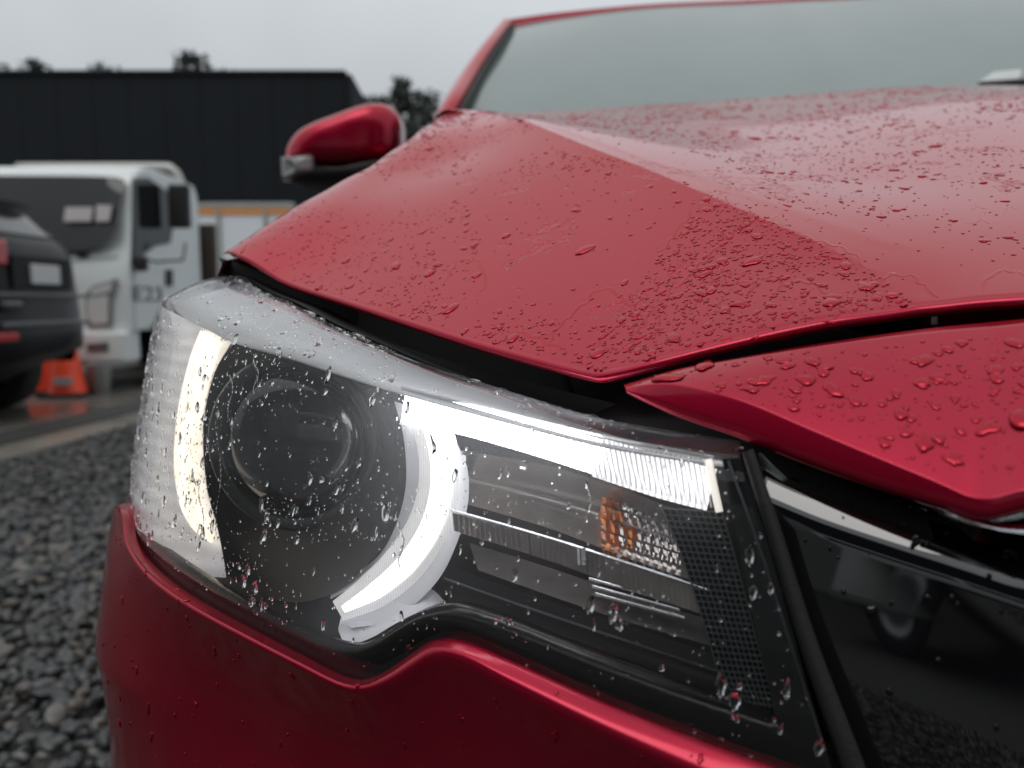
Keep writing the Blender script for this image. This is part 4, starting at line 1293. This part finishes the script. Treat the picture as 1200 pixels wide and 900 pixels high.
# beads on the hood: fine beading in patches, a few fat drops
pA, nA = surf_sample(HA, 26000); pB, nB = surf_sample(HB, 26000)
p, n = np.concatenate([pA, pB]), np.concatenate([nA, nB])
x, y = project(p)
fx, fy = p[:, 0] * 9, p[:, 1] * 9
patch = 0.6 * noise2(fx, fy, 1) + 0.3 * noise2(fx * 2.3, fy * 2.3, 2) + 0.15 * noise2(fx * 5, fy * 5, 4)
near = p[:, 1] < 0.75
isA = np.arange(len(p)) < len(pA)
edge_d = (x - 660) * 0.777 + (y - 440) * 0.629           # > 0 to the right of a run-off line down the flank
zone = np.where(isA, np.where(edge_d > 0, 1.0, np.where((y > 395 - (x - 250) * 0.04 + (x - 705) * 0.13) & (x > 380), 0.7, np.where(y < 205, 0.35, 0.05))),
                np.where(y < 270, 0.8, 0.35))
zone = np.where((x < 560) & (y > 240) & isA, np.maximum(zone, 0.25), zone)
want = zone * (0.25 + 0.95 * np.clip((patch - 0.44) / 0.12, 0, 1))
inview = (x > 200) & (x < 1230) & (y > 95)
k = inview & (RNG.uniform(0, 1, len(x)) < want * np.where(near, 0.42, 0.30))
p1, n1 = p[k], n[k]
r = np.exp(RNG.normal(math.log(0.00062), 0.45, len(p1))) * np.where(p1[:, 1] > .75, 1.5, 1.0)
drops('water_beads', p1, n1, r, np.full(len(p1), .30), RNG.uniform(0.9, 1.8, len(p1)), 0.0, HOOD, down_jit=1.5, mat=M_BEAD)
k = inview & (RNG.uniform(0, 1, len(x)) < want * 0.020 + 0.0004)
p2, n2 = p[k], n[k]
r = np.exp(RNG.normal(math.log(0.0019), 0.35, len(p2)))
drops('water_drops', p2, n2, r, np.full(len(p2), .27), RNG.uniform(1.0, 1.9, len(p2)), 0.11, HOOD, down_jit=0.6, mat=M_BEAD)
# edges of the water film: low winding ridges lying on the paint
from mathutils.bvhtree import BVHTree
def bvh_of(o): return BVHTree.FromPolygons([v.co.copy() for v in o.data.vertices], [tuple(f.vertices) for f in o.data.polygons])
BV = bvh_of(HOOD)
def trail(pxl, r0, bv=BV, wig=3.0):
    L = resample(np.array(pxl, float), max(12, int(np.linalg.norm(np.diff(np.array(pxl, float), axis=0), axis=1).sum() / 3)))
    ph = RNG.uniform(0, 6, 3); q = np.arange(len(L))
    L[:, 0] += wig * (np.sin(q * .55 + ph[0]) * .6 + np.sin(q * 1.3 + ph[1]) * .4); L[:, 1] += wig * .7 * np.sin(q * .9 + ph[2])
    pts, nrm = [], []
    for x_, y_ in L:
        d_ = Vector(ray(x_, y_)).normalized()
        h_ = bv.ray_cast(Vector(CAM), d_)
        if h_[0] is None: continue
        n_ = h_[1] if h_[1].dot(d_) < 0 else -h_[1]
        pts.append(np.array(h_[0])); nrm.append(np.array(n_))
    if len(pts) < 5: return None
    pts, nrm = np.array(pts), np.array(nrm)
    tg = np.gradient(pts, axis=0); tg /= np.linalg.norm(tg, axis=1)[:, None] + 1e-9
    sd = np.cross(nrm, tg); sd /= np.linalg.norm(sd, axis=1)[:, None] + 1e-9
    rr_ = r0 * (0.6 + 0.5 * np.abs(np.sin(np.arange(len(pts)) * .37 + ph[0]))) * np.clip(np.minimum(np.arange(len(pts)), np.arange(len(pts))[::-1]) / 3.0, .15, 1)
    return np.array([pts + sd * (rr_ * c_)[:, None] + nrm * (rr_ * h_)[:, None] for c_, h_ in ((-1.6, -.02), (-.9, .13), (0, .19), (.9, .13), (1.6, -.02))])
TR = [trail(t_, r_) for t_, r_ in (
    ([(742, 405), (752, 380), (775, 352), (812, 318), (842, 288), (866, 266), (888, 257), (915, 266), (950, 280), (992, 292), (1012, 312)], .0009),
    ([(640, 410), (652, 385), (678, 362), (700, 340), (725, 344), (738, 356), (757, 352), (768, 366), (770, 385), (764, 412)], .0009),
    ([(700, 425), (705, 400), (716, 385), (735, 380), (742, 392), (732, 410)], .0008),
    ([(518, 335), (528, 315), (545, 304), (562, 308), (568, 325), (560, 348)], .0009),
    ([(425, 320), (440, 305), (455, 312)], .0008), ([(590, 395), (612, 390), (640, 400), (664, 412)], .0012),
    ([(1015, 345), (1030, 326), (1060, 322), (1085, 335), (1100, 352)], .0008), ([(1150, 340), (1165, 320), (1190, 318), (1215, 335)], .0008),
    ([(805, 372), (815, 350), (830, 335), (838, 320), (850, 300)], .0008), ([(875, 352), (885, 330), (905, 325), (925, 335)], .0008),
    ([(765, 300), (782, 285), (800, 262), (812, 240)], .0007), ([(900, 350), (912, 338), (940, 330), (960, 336), (975, 350)], .0008))]
TR += [trail([(x0, y0), (x0 + RNG.uniform(6, 22), y0 - RNG.uniform(0, 14)), (x0 + RNG.uniform(18, 40), y0 - RNG.uniform(-6, 16))], .0007) for x0, y0 in
       [(RNG.uniform(660, 980), RNG.uniform(300, 410)) for _ in range(16)] + [(RNG.uniform(700, 1180), RNG.uniform(165, 265)) for _ in range(16)] if (x0 - 660) * .777 + (y0 - 440) * .629 > 0]
tv, tf = [], []
for A_ in TR:
    if A_ is None: continue
    tf += grid_faces(A_.shape[0], A_.shape[1], base=len(tv)); tv += list(A_.reshape(-1, 3))
wt = mk('water_trails', tv, tf, M_BEAD, HOOD); wt['kind'] = 'stuff'
# drops on the nose panel
p, n = surf_sample(NOSEP_A[4:20], 6500)
x, y = project(p)
k = (x < 1260) & (RNG.uniform(0, 1, len(x)) < 0.30)
p1, n1 = p[k], n[k]
r = np.exp(RNG.normal(math.log(0.00042), 0.5, len(p1)))
drops('water_beads', p1, n1, r, np.full(len(p1), .30), RNG.uniform(0.9, 1.6, len(p1)), 0.0, NOSEP, down_jit=1.5, mat=M_BEAD)
k = (x < 1260) & (RNG.uniform(0, 1, len(x)) < 0.11)
p2, n2 = p[k], n[k]
r = np.exp(RNG.normal(math.log(0.0017), 0.45, len(p2)))
drops('water_drops', p2, n2, r, np.full(len(p2), .27), RNG.uniform(0.8, 1.5, len(p2)), 0.12, NOSEP, down_jit=0.8, mat=M_BEAD)
# drops on grille and bumper
p, n = surf_sample(GRILLE_A[1:16], 3000)
x, y = project(p)
k = (x < 1300) & (RNG.uniform(0, 1, len(x)) < np.where(y < 720, 0.22, 0.03))
p1, n1 = p[k], n[k]
drops('water_drops', p1, n1, np.exp(RNG.normal(math.log(0.00085), 0.5, len(p1))), np.full(len(p1), .5), RNG.uniform(0.9, 1.8, len(p1)), 0.2, GRILLE, down_jit=0.3, mat=M_BEADK)
p, n = surf_sample(BUMP_A[2:20], 6000)
x, y = project(p)
k = (x > 80) & (RNG.uniform(0, 1, len(x)) < 0.08)
p1, n1 = p[k], n[k]
drops('water_drops', p1, n1, np.exp(RNG.normal(math.log(0.0007), 0.5, len(p1))), np.full(len(p1), .35), RNG.uniform(0.9, 2.2, len(p1)), 0.25, BUMPER, down_jit=0.4, mat=M_BEAD)

# ------------------------------------------------------------------ things behind: white truck
TY = 6.9
def X_at(px, Y, Z): 
    return (px - 600) / 900 * (Y * CP - (Z - CAM_H) * SP)
TX1 = P(150, 300, TY)[0]           # right front corner of the cab
TX0 = TX1 - 1.72
gz = SLAB_Z
TRUCK = empty('white_truck', ((TX0 + TX1) / 2, TY + 1.5, gz), 'white flatbed truck with a square cab parked behind the black car', 'truck')
def zt(py, Y=TY): return P(100, py, Y)[2]
roof_z, sill_z, bum_t, bum_b = zt(192), zt(296), zt(388), zt(424)
cab_len = 1.62
# cab shell: side profile swept across
prof = [(0.0, bum_t - .02), (-.02, zt(330)), (0.02, sill_z), (0.16, zt(215)), (0.26, roof_z), (0.5, roof_z + .05), (1.4, roof_z + .05), (1.6, roof_z - .05), (cab_len, sill_z), (cab_len, bum_t - .02)]
pc = resample(np.array(prof), 40)
lats = [0, .02, .06, .12, .5, 1.0]
rows = []
for x_, ins in ((TX0, .05), (TX0 + .02, .015), (TX0 + .07, 0), (TX0 + .86, -.01), (TX1 - .07, 0), (TX1 - .02, .015), (TX1, .05)):
    c_ = np.array([cab_len / 2, (roof_z + bum_t) / 2])
    rows.append([np.array([x_, TY + c_[0] + (a - c_[0]) * (1 - ins * .6), c_[1] + (b - c_[1]) * (1 - ins * .6)]) for a, b in pc])
rows = [[np.array([TX0, TY + cab_len / 2 + (a - cab_len / 2) * .9, (roof_z + bum_t) / 2 + (b - (roof_z + bum_t) / 2) * .9]) for a, b in pc]] + rows
A = np.array(rows[1:])
grid('cab', A, M_WHITE, TRUCK)
for x_ in (TX0 + .002, TX1 - .002):
    mk('cab_side', [np.array([x_, q[1], q[2]]) for q in (A[-1] if x_ > TX0 + .5 else A[0])], [tuple(range(len(pc)))], M_WHITE, TRUCK, smooth=False)
wsc = [P(-170, 204, TY + .02), P(100, 201, TY + .02), P(140, 207, TY + .03), P(143, 262, TY - .0), P(132, 281, TY - .03), P(105, 293, TY - .05), P(-170, 296, TY - .05)]
def front_y(z): return TY + np.interp(z, [bum_t, zt(330), sill_z, zt(215), roof_z], [0, -.02, .02, .16, .26])
def flat_front(name, pts, off, mat, th=0.02, par=None):
    pl = [np.array([q[0], front_y(q[2]) - off, q[2]]) for q in pts]
    return prism(name, pl, (0, th, 0), mat, par or TRUCK)
gl = pmat('truck_glass', (0.016, 0.018, 0.021), 0.05, spec=0.45)
wt_ = resample(np.array([P(-150, 204, TY), P(0, 203, TY), P(120, 204, TY), P(138, 208, TY)]), 24); wb_ = resample(np.array([P(-150, 292, TY), P(60, 294, TY), P(118, 290, TY), P(141, 268, TY)]), 24)
grid('windscreen', np.array([[np.array([q[0], TY - .055 + .19 * (1 - k) - .02 * math.sin(math.pi * k), q[2]]) for q in wt_ * (1 - k) + wb_ * k] for k in np.linspace(0, 1, 8)]), gl, TRUCK)
dk = pmat('cab_paper', (0.45, 0.42, 0.42), 0.6)
flat_front('windscreen_paper', [P(78, 243, TY), P(110, 243, TY), P(110, 260, TY), P(78, 260, TY)], 0.13, dk, 0.01)
flat_front('windscreen_paper', [P(114, 240, TY), P(132, 241, TY), P(131, 260, TY), P(115, 260, TY)], 0.13, dk, 0.01)
flat_front('badge', [P(90, 296, TY), P(104, 296, TY), P(102, 302, TY), P(92, 302, TY)], 0.03, M_BLACK, 0.02)
flat_front('front_panel_line', [P(84, 305, TY), P(138, 300, TY), P(138, 302, TY), P(84, 307, TY)], 0.012, M_GREYMETAL, 0.01)
hl_ = flat_front('truck_headlight', [P(103, 345, TY), P(112, 335, TY), P(140, 326, TY), P(141, 330, TY), P(134, 352, TY), P(133, 382, TY), P(104, 384, TY)], 0.03, M_GREYMETAL, 0.05)
flat_front('headlight_glass', [P(106, 350, TY), P(130, 345, TY), P(129, 378, TY), P(106, 380, TY)], 0.04, M_PLATE, 0.02, hl_)
flat_front('headlight_glass', [P(112, 338, TY), P(136, 330, TY), P(133, 342, TY), P(110, 347, TY)], 0.045, M_PLATE, 0.02, hl_)
prism('truck_bumper', [(TX0 - .02, TY - .10, bum_b), (TX1 - .02, TY - .10, bum_b), (TX1 - .02, TY - .10, bum_t), (TX0 - .02, TY - .10, bum_t)], (0, .30, 0), M_WHITE, TRUCK, bev=0.03)
flat_front('fog_lamp', [P(110, 402, TY), P(134, 400, TY), P(134, 410, TY), P(110, 411, TY)], 0.115, M_GREYBEZEL, 0.03)
box('grille_slot', ((TX0 + TX1) / 2 - .2, TY - .02, zt(365)), (1.0, .05, .12), M_BLACK, TRUCK, .01)
# cab side: window, door, mirror, wheel arch
def side_pt(px, py, dx=0.004):
    r_ = ray(px, py); k = (TX1 - CAM[0]) / r_[0]
    q = CAM + r_ * k
    return np.array([TX1 + dx, q[1], q[2]])
win = [side_pt(154, 209), side_pt(172, 208), side_pt(196, 225), side_pt(202, 262), side_pt(198, 285), side_pt(180, 288), side_pt(163, 300), side_pt(154, 312)]
prism('side_window', win, (.012, 0, 0), gl, TRUCK)
prism('door', [side_pt(156, 318), side_pt(165, 302), side_pt(182, 290), side_pt(203, 288), side_pt(206, 345), side_pt(190, 352), side_pt(178, 380), side_pt(158, 388)], (.010, 0, 0), M_WHITE, TRUCK)
prism('door_handle', [side_pt(192, 316), side_pt(199, 316), side_pt(199, 335), side_pt(192, 335)], (.03, 0, 0), M_BLACK, TRUCK)
box('truck_mirror', side_pt(195, 243) + np.array([.16, -.08, 0]), (.20, .10, .42), M_BLACK, TRUCK, .03)
tube('mirror_bracket', [side_pt(163, 300), side_pt(168, 307) + np.array([.1, 0, 0]), side_pt(190, 305) + np.array([.2, 0, 0]), side_pt(193, 285) + np.array([.2, 0, 0])], .012, M_BLACK, TRUCK)
box('truck_mirror', side_pt(158, 309) + np.array([.07, -.04, 0]), (.12, .08, .14), M_BLACK, TRUCK, .03)
prism('front_wheel_arch', [side_pt(176, 415), side_pt(178, 385), side_pt(185, 365), side_pt(196, 355), side_pt(212, 355), side_pt(225, 380), side_pt(228, 415)], (.014, 0, 0), M_SEAL, TRUCK)
for la in (TX0 + .12, TX1 - .12):
    for yy in (TY + .95, TY + 3.6):
        w0 = revolve('truck_wheel', (la, yy, gz + .36), (1, 0, 0), [(.2, -.1), (.34, -.11), (.36, -.08), (.36, .08), (.34, .11), (.2, .1)], M_RUBBER, TRUCK, 28)
        revolve('wheel_rim', (la, yy, gz + .36), (1, 0, 0), [(.2, .1), (.17, .05), (.06, .09), (.001, .09)], M_GREYMETAL, w0, 20)
box('chassis', ((TX0 + TX1) / 2, TY + 2.4, gz + .55), (.8, 4.4, .22), M_SEAL, TRUCK)
box('deck', ((TX0 + TX1) / 2, TY + 3.35, gz + .95), (1.95, 3.2, .12), M_GREYMETAL, TRUCK, .01)
box('deck_headboard', ((TX0 + TX1) / 2, TY + 1.82, zt(300, TY + 1.8)), (1.9, .08, .7), M_BROWN, TRUCK, .01)
hy = TY + 1.82
tube('headboard_frame', catmull([P(222, 320, hy), P(217, 250, hy), P(212, 215, hy), P(202, 199, hy), P(185, 196, hy), P(100, 196, hy), P(20, 196, hy)], 6), .05, M_GREYMETAL, TRUCK)
box('deck_post', P(214, 290, TY + 1.75), (.20, .12, .75), M_BROWN, TRUCK, .01)
fc = bpy.data.curves.new('lettering_curve', 'FONT'); fc.body = 'E23'; fc.size = 0.20; fc.extrude = 0.003; fc.align_x = 'CENTER'; fc.align_y = 'CENTER'
ft = bpy.data.objects.new('lettering_tmp', fc); COL.objects.link(ft)
bpy.context.view_layer.update()
me_ = bpy.data.meshes.new_from_object(ft); bpy.data.objects.remove(ft)
me_.name = 'door_lettering'; me_.materials.clear(); me_.materials.append(pmat('grey_lettering', (0.10, 0.11, 0.12), 0.6))
q_ = side_pt(165, 345)
me_.transform(Matrix.Translation((q_[0] + .016, q_[1] + .12, q_[2])) @ Matrix.Rotation(math.pi / 2, 4, 'Z') @ Matrix.Rotation(math.pi / 2, 4, 'X') @ Matrix.Diagonal((2.0, 1, 1, 1)))
link(bpy.data.objects.new('door_lettering', me_), TRUCK)

# ------------------------------------------------------------------ black car at the left edge
BC = P(40, 480, 5.3); BC_Z = gz
yaw_b = math.radians(88)                    # its tail looks to the right of the camera
bn = np.array([math.sin(yaw_b), -math.cos(yaw_b)])      # tail normal
bt = np.array([math.cos(yaw_b), math.sin(yaw_b)])       # along the tail, to the right
plate_c = P(40, 322, 5.3)
B0 = np.array([plate_c[0], plate_c[1]]) + bn * 0.06
def bpt(lat, out, z):
    q = B0 + bt * lat + bn * out
    return np.array([q[0], q[1], z])
BLACK = empty('black_car', bpt(0, -2.2, gz), 'black hatchback tail at the left edge with a white number plate', 'car')
zb = lambda py: P(40, py, 5.3)[2]
z_pl = plate_c[2]
sec = [(-.10, gz + .36), (.0, gz + .40), (.03, gz + .47), (.035, gz + .62), (.02, gz + .68), (.0, z_pl - .10), (-.01, z_pl + .08), (-.03, z_pl + .19), (-.10, z_pl + .26), (-.26, z_pl + .42), (-.32, z_pl + .47), (-.22, z_pl + .50), (-.40, z_pl + .53), (-1.2, z_pl + .57), (-2.6, z_pl + .54)]
hw = lambda z: np.interp(z, [gz + .2, gz + .45, gz + .8, z_pl + .22, z_pl + .45, z_pl + .6], [.54, .60, .61, .57, .47, .42])
rows = []
for o_, z in sec:
    w = hw(z)
    rows.append([bpt(w * l_, o_ - 0.16 * abs(l_) ** 4, z + (0.10 * l_ if z < gz + .41 else 0)) for l_ in np.linspace(-1, 1, 25)])
grid('body', np.array(rows), M_BLACKCAR, BLACK)
for sg in (-1, 1):
    grid('body_side', np.array([[bpt(sg * (hw(z) - .002), o_ - .16 + dx * 1.0, z) for dx in np.linspace(0, -4.0, 12)] for o_, z in [(-.02, gz + .36), (0, gz + .45), (0, gz + .8), (-.05, z_pl + .22), (-.30, z_pl + .46), (-.42, z_pl + .53)]]), M_BLACKCAR, BLACK)
rg = [(-.105, z_pl + .27), (-.255, z_pl + .415)]
grid('rear_window', np.array([[bpt((hw(z) - .10) * l_, o_ + .012 - .16 * abs(l_ * .85) ** 4, z) for l_ in np.linspace(-1, 1, 13)] for o_, z in rg]), pmat('bright_rear_glass', (0.05, 0.055, 0.06), 0.04, spec=1.0), BLACK)
box('number_plate', bpt(0, .02, z_pl), (.30, .02, .13), M_PLATE, BLACK, .006, yaw_b)
box('plate_recess', bpt(0, .0, z_pl + .01), (.62, .02, .22), M_SEAL, BLACK, .006, yaw_b)
box('tail_badge', bpt(-.34, .02, z_pl - .20), (.20, .03, .07), pmat('badge_grey', (.16, .16, .16), .3, metal=.6), BLACK, .03, yaw_b)
for sg, py in ((-1, 392), (-1, 300)):
    box('tail_lamp', bpt(sg * .46, .02 if py == 392 else -.02, zb(py)), (.26, .04, .06 if py == 392 else .16), M_REDLAMP, BLACK, .015, yaw_b)
box('bumper_strip', bpt(0, .036, z_pl - .33), (.95, .02, .03), M_GREYBEZEL, BLACK, .008, yaw_b)
box('bumper_strip', bpt(0, .012, z_pl - .14), (.95, .02, .025), M_GREYBEZEL, BLACK, .008, yaw_b)
for sg in (-1, 1):
    for rr0 in (-.75, -3.3):
        w0 = revolve('wheel', bpt(sg * .50, rr0, gz + .33), (bt[0] * sg, bt[1] * sg, 0), [(.2, -.1), (.31, -.11), (.33, -.08), (.33, .08), (.31, .11), (.2, .1)], M_RUBBER, BLACK, 28)
        revolve('rim', bpt(sg * .50, rr0, gz + .33), (bt[0] * sg, bt[1] * sg, 0), [(.2, .1), (.17, .05), (.05, .07), (.001, .07)], M_ALLOY, w0, 20)
box('underbody', bpt(0, -2.1, gz + .46), (1.0, 3.6, .2), M_SEAL, BLACK, 0, yaw_b)

# ------------------------------------------------------------------ traffic cones and a bucket
def cone(px, py, s, label, lab=False):
    g = G(px, py, gz)
    root = empty('traffic_cone', g, label, 'traffic cone', 'orange cones in front of the truck')
    revolve('cone_body', g, (0, 0, 1), [(.155 * s, .035), (.150 * s, .05), (.035 * s, .70 * s), (.030 * s, .72 * s), (.001, .72 * s)], M_ORANGE, root, 28)
    box('cone_base', g + np.array([0, 0, .018]), (.36 * s, .36 * s, .035), M_BLACK, root, .008, .2)
    if lab:
        a = g + np.array([.055, -.155 * s, .14])
        box('cone_label', a, (.14, .012, .07), pmat('cone_label_grey', (.42, .42, .44), .5), root, .004, .25)
    return root
cone(80, 464, 1.0, 'larger orange cone with a grey label beside the truck bumper', True)
cone(50, 461, .86, 'smaller orange cone left of the labelled cone')
gb_ = G(107, 464, gz) + np.array([0, .15, 0])
bk = revolve('grey_bucket', gb_, (0, 0, 1), [(.001, .0), (.075, .0), (.095, .26), (.102, .27), (.095, .275), (.085, .25), (.07, .02), (.001, .02)], pmat('bucket_grey', (.36, .37, .37), .5), None, 24)
tag(bk, 'grey plastic bucket beside the orange cones', 'bucket')

# ------------------------------------------------------------------ dark building
BY = 26.0
bx1 = P(404, 100, BY)[0]; btop = P(300, 88, BY)[2]
BLD = empty('dark_building', (bx1 - 12, BY, 0), 'long dark clad building with a flat roofline behind the truck', 'building')
box('wall', (bx1 - 20, BY + 8, btop / 2 - .1), (39.9, 15.9, btop - .2), M_CLAD, BLD)
npan = 34
pw = 40.0 / npan
for i in range(npan):
    box('cladding_panel', (bx1 - pw * (i + .5), BY - .02, btop / 2), (pw - .012, .10 + .006 * (i % 3), btop - .02 * (i % 2)), M_CLAD, BLD, .012)
prism('roof_edge', [(bx1 + .05, BY - .15, btop), (bx1 - 40, BY - .15, btop), (bx1 - 40, BY - .15, btop + .12), (bx1 + .05, BY - .15, btop + .12)], (0, 16.2, 0), M_CLAD, BLD)
prism('side_barge', [(bx1 + .02, BY - .1, btop), (bx1 + .02, BY + 14, btop - 1.2), (bx1 + .02, BY + 14, 0), (bx1 + .02, BY - .1, 0)], (.22, 0, 0), M_CLAD, BLD)

# ------------------------------------------------------------------ white hoarding behind the truck
HY = 14.0
HOA = empty('site_hoarding', P(260, 400, HY) * np.array([1, 1, 0]), 'white hoarding with an orange band along its top behind the truck', 'hoarding')
xl, xr = P(150, 250, HY)[0], P(345, 250, HY)[0]
zt_, z1_, z2_ = P(250, 241, HY)[2], P(250, 247, HY)[2], P(250, 254, HY)[2]
xs_ = [xl, P(202, 250, HY)[0], P(257, 250, HY)[0], P(312, 250, HY)[0], xr]
for i in range(4):
    xm, w = (xs_[i] + xs_[i + 1]) / 2, xs_[i + 1] - xs_[i] - .02
    box('hoarding_panel', (xm, HY, z2_ / 2 + .02), (w, .05, z2_), M_HOARD, HOA, .006)
    box('orange_band', (xm, HY - .01, (z1_ + z2_) / 2 + .03), (w, .07, z1_ - z2_), M_ORSTRIPE, HOA, .004)
    box('hoarding_post', (xs_[i + 1], HY - .05, z1_ / 2), (.06, .06, z1_), M_GREYMETAL, HOA, .006)
box('top_rail', ((xl + xr) / 2, HY, z1_ + .09), (xr - xl, .08, .10), M_GREYMETAL, HOA, .01)
# rubble heap at its foot
hp = G(250, 345 + 30, 0.0); 
cH = []
for i in range(90):
    a, rr0 = RNG.uniform(0, 6.28), RNG.uniform(0, 1) ** .6
    cH.append((P(243, 320, 11)[0] + .8 * rr0 * math.cos(a), 11 + .6 * rr0 * math.sin(a), 1.25 * (1 - rr0) + .03))
rub = stones('rubble_heap', np.array(cH), RNG.uniform(.08, .24, 90), 2, pmat('rubble', (.10, .095, .09), .8, noise=.4, nscale=6))
tag(rub, 'grey rubble heap beside the white hoarding', 'rubble', kind='stuff')

# ------------------------------------------------------------------ trees
M_LEAF = pmat('dark_foliage', (0.030, 0.042, 0.034), 0.7, noise=0.5, nscale=1.5)
M_BARK = pmat('bark', (0.05, 0.042, 0.035), 0.9, noise=0.3, nscale=6)
def tree(px, py_top, Y, crown_h, crown_w, label, seed, n=900, spike=0.0):
    r_ = np.random.default_rng(seed)
    top = P(px, py_top, Y)
    base = np.array([top[0], Y, 0.0])
    root = empty('tree', base, label, 'tree', 'trees beyond the building')
    H = top[2]
    tube('trunk', [base, base + [0.05, 0, H * .5], base + [0.0, 0, H * .93]], [H * .03, H * .02, H * .005], M_BARK, root)
    V, F = [], []
    clumps = []
    for k in range(26):
        h = r_.uniform(0, 1)
        wdt = crown_w * (1 - h) ** .7 * (.55 + .45 * r_.uniform()) if spike else crown_w * math.sqrt(max(0.05, 1 - (2 * h - .9) ** 2)) * r_.uniform(.3, 1)
        a = r_.uniform(0, 6.28)
        clumps.append((base[0] + wdt * math.cos(a) * .8, Y + wdt * math.sin(a) * .8, H - crown_h * (1 - h) * .98 - .1))
        if k % 3 == 0:
            tube('limb', [base + [0, 0, clumps[-1][2] - crown_h * .2], np.array(clumps[-1])], [H * .008, H * .003], M_BARK, root, 5)
    for i in range(n):
        c = np.array(clumps[i % 26]) + r_.normal(0, crown_w * (.16 if not spike else .12), 3)
        c[2] = min(c[2], H)
        s_ = r_.uniform(.10, .24) * crown_w * .55
        u = r_.normal(size=3); u /= np.linalg.norm(u); v = np.cross(u, r_.normal(size=3)); v /= np.linalg.norm(v)
        b_ = len(V)
        V += [c - u * s_, c + v * s_ * .5, c + u * s_, c - v * s_ * .5]
        F.append((b_, b_ + 1, b_ + 2, b_ + 3))
    mk('crown', V, F, M_LEAF, root, smooth=False)
tree(45, 72, 46, 4.2, 1.7, 'small dark treetop poking over the roof at far left', 1)
tree(5, 76, 46, 3.8, 1.4, 'dark treetop at the left edge above the roof', 8)
tree(130, 70, 46, 4.2, 1.7, 'small dark treetop over the middle of the roof', 2)
tree(228, 64, 46, 5.0, 2.2, 'large rounded treetop rising above the dark roof', 3)
tree(468, 92, 40, 6.0, 1.9, 'spiky conifer standing between the building and the red car', 4, 1100, 1.0)
tree(440, 116, 44, 5.5, 2.3, 'rounded dark tree left of the spiky conifer', 5, 1100)
tree(500, 110, 42, 5.5, 2.2, 'rounded dark tree behind the red windscreen pillar', 6, 1100)
tree(415, 128, 48, 5.0, 1.8, 'low dark tree at the end of the dark building', 7)

# ------------------------------------------------------------------ behind the camera: van and dark building added for the gloss reflections
VAN = empty('stand_in_van', (0.9, -4.2, 0.0), 'white van added behind the camera, standing in for the car mirrored in the grille', 'van')  # unseen, added to give the grille a pale body to mirror
vw, vy, vl = 4.4, -5.2, 1.8
vx0 = -2.9
prof = [(0, .42), (-.02, .75), (-.04, 1.0), (-.12, 1.15), (-.34, 1.75), (-.44, 1.92), (-.7, 1.97), (-1.6, 1.95)]
for nm, lo_, hi_, mat_ in (('van_body', 0, 3, M_WHITE), ('van_window', 3, 4, gl), ('van_roof', 4, 7, M_WHITE)):
    pr_ = resample(np.array(prof[lo_:hi_ + 1]), 16)
    grid(nm, np.array([[np.array([x_, vy + a_ - (0.05 if x_ in (vx0, vx0 + vw) else 0), b_]) for a_, b_ in pr_] for x_ in np.linspace(vx0, vx0 + vw, 14)]), mat_, VAN)
for f_ in (0.0, .33, .66, 1.0):
    x_ = vx0 + vw * f_
    prism('window_pillar', [(x_ - .05, vy - .10, 1.14), (x_ + .05, vy - .10, 1.14), (x_ + .05, vy - .33, 1.78), (x_ - .05, vy - .33, 1.78)], (0, .02, .01), M_WHITE, VAN)
box('van_sill', (vx0 + vw / 2, vy - .02, .38), (vw, .10, .10), M_GREYMETAL, VAN, .02)
box('van_underbody', (vx0 + vw / 2, vy - .9, .55), (vw - .1, 1.5, .5), M_SEAL, VAN)
for x_ in (vx0 + .7, vx0 + 3.2):
    w0 = revolve('wheel', (x_, vy - .12, .33), (0, 1, 0), [(.2, -.1), (.31, -.11), (.33, -.08), (.33, .08), (.31, .11), (.2, .1)], M_RUBBER, VAN, 28)
    revolve('rim', (x_, vy - .12, .33), (0, 1, 0), [(.2, .1), (.17, .05), (.05, .08), (.001, .08)], M_ALLOY, w0, 20)
BACKDROP = empty('dark_backdrop', (0, -10, 0), 'dark building added behind the camera to darken the bumper and reflections', 'building')  # unseen, added to shade the bumper and darken what the gloss mirrors
box('wall', (0, -13, 3.4), (44, 5.9, 6.8), M_CLAD, BACKDROP)
for i in range(22):
    box('wall_panel', (-21 + 2 * i, -9.98, 3.5), (1.96, .08 + .01 * (i % 3), 7.0), M_CLAD, BACKDROP, .01)
for x_ in (-7, 1, 9):
    box('roller_door', (x_, -9.9, 1.9), (4.0, .1, 3.8), M_GREYMETAL, BACKDROP, .02)
prism('roof', [(-22.2, -9.6, 7.0), (22.2, -9.6, 7.0), (22.2, -16, 7.9), (-22.2, -16, 7.9)], (0, 0, .15), M_CLAD, BACKDROP)
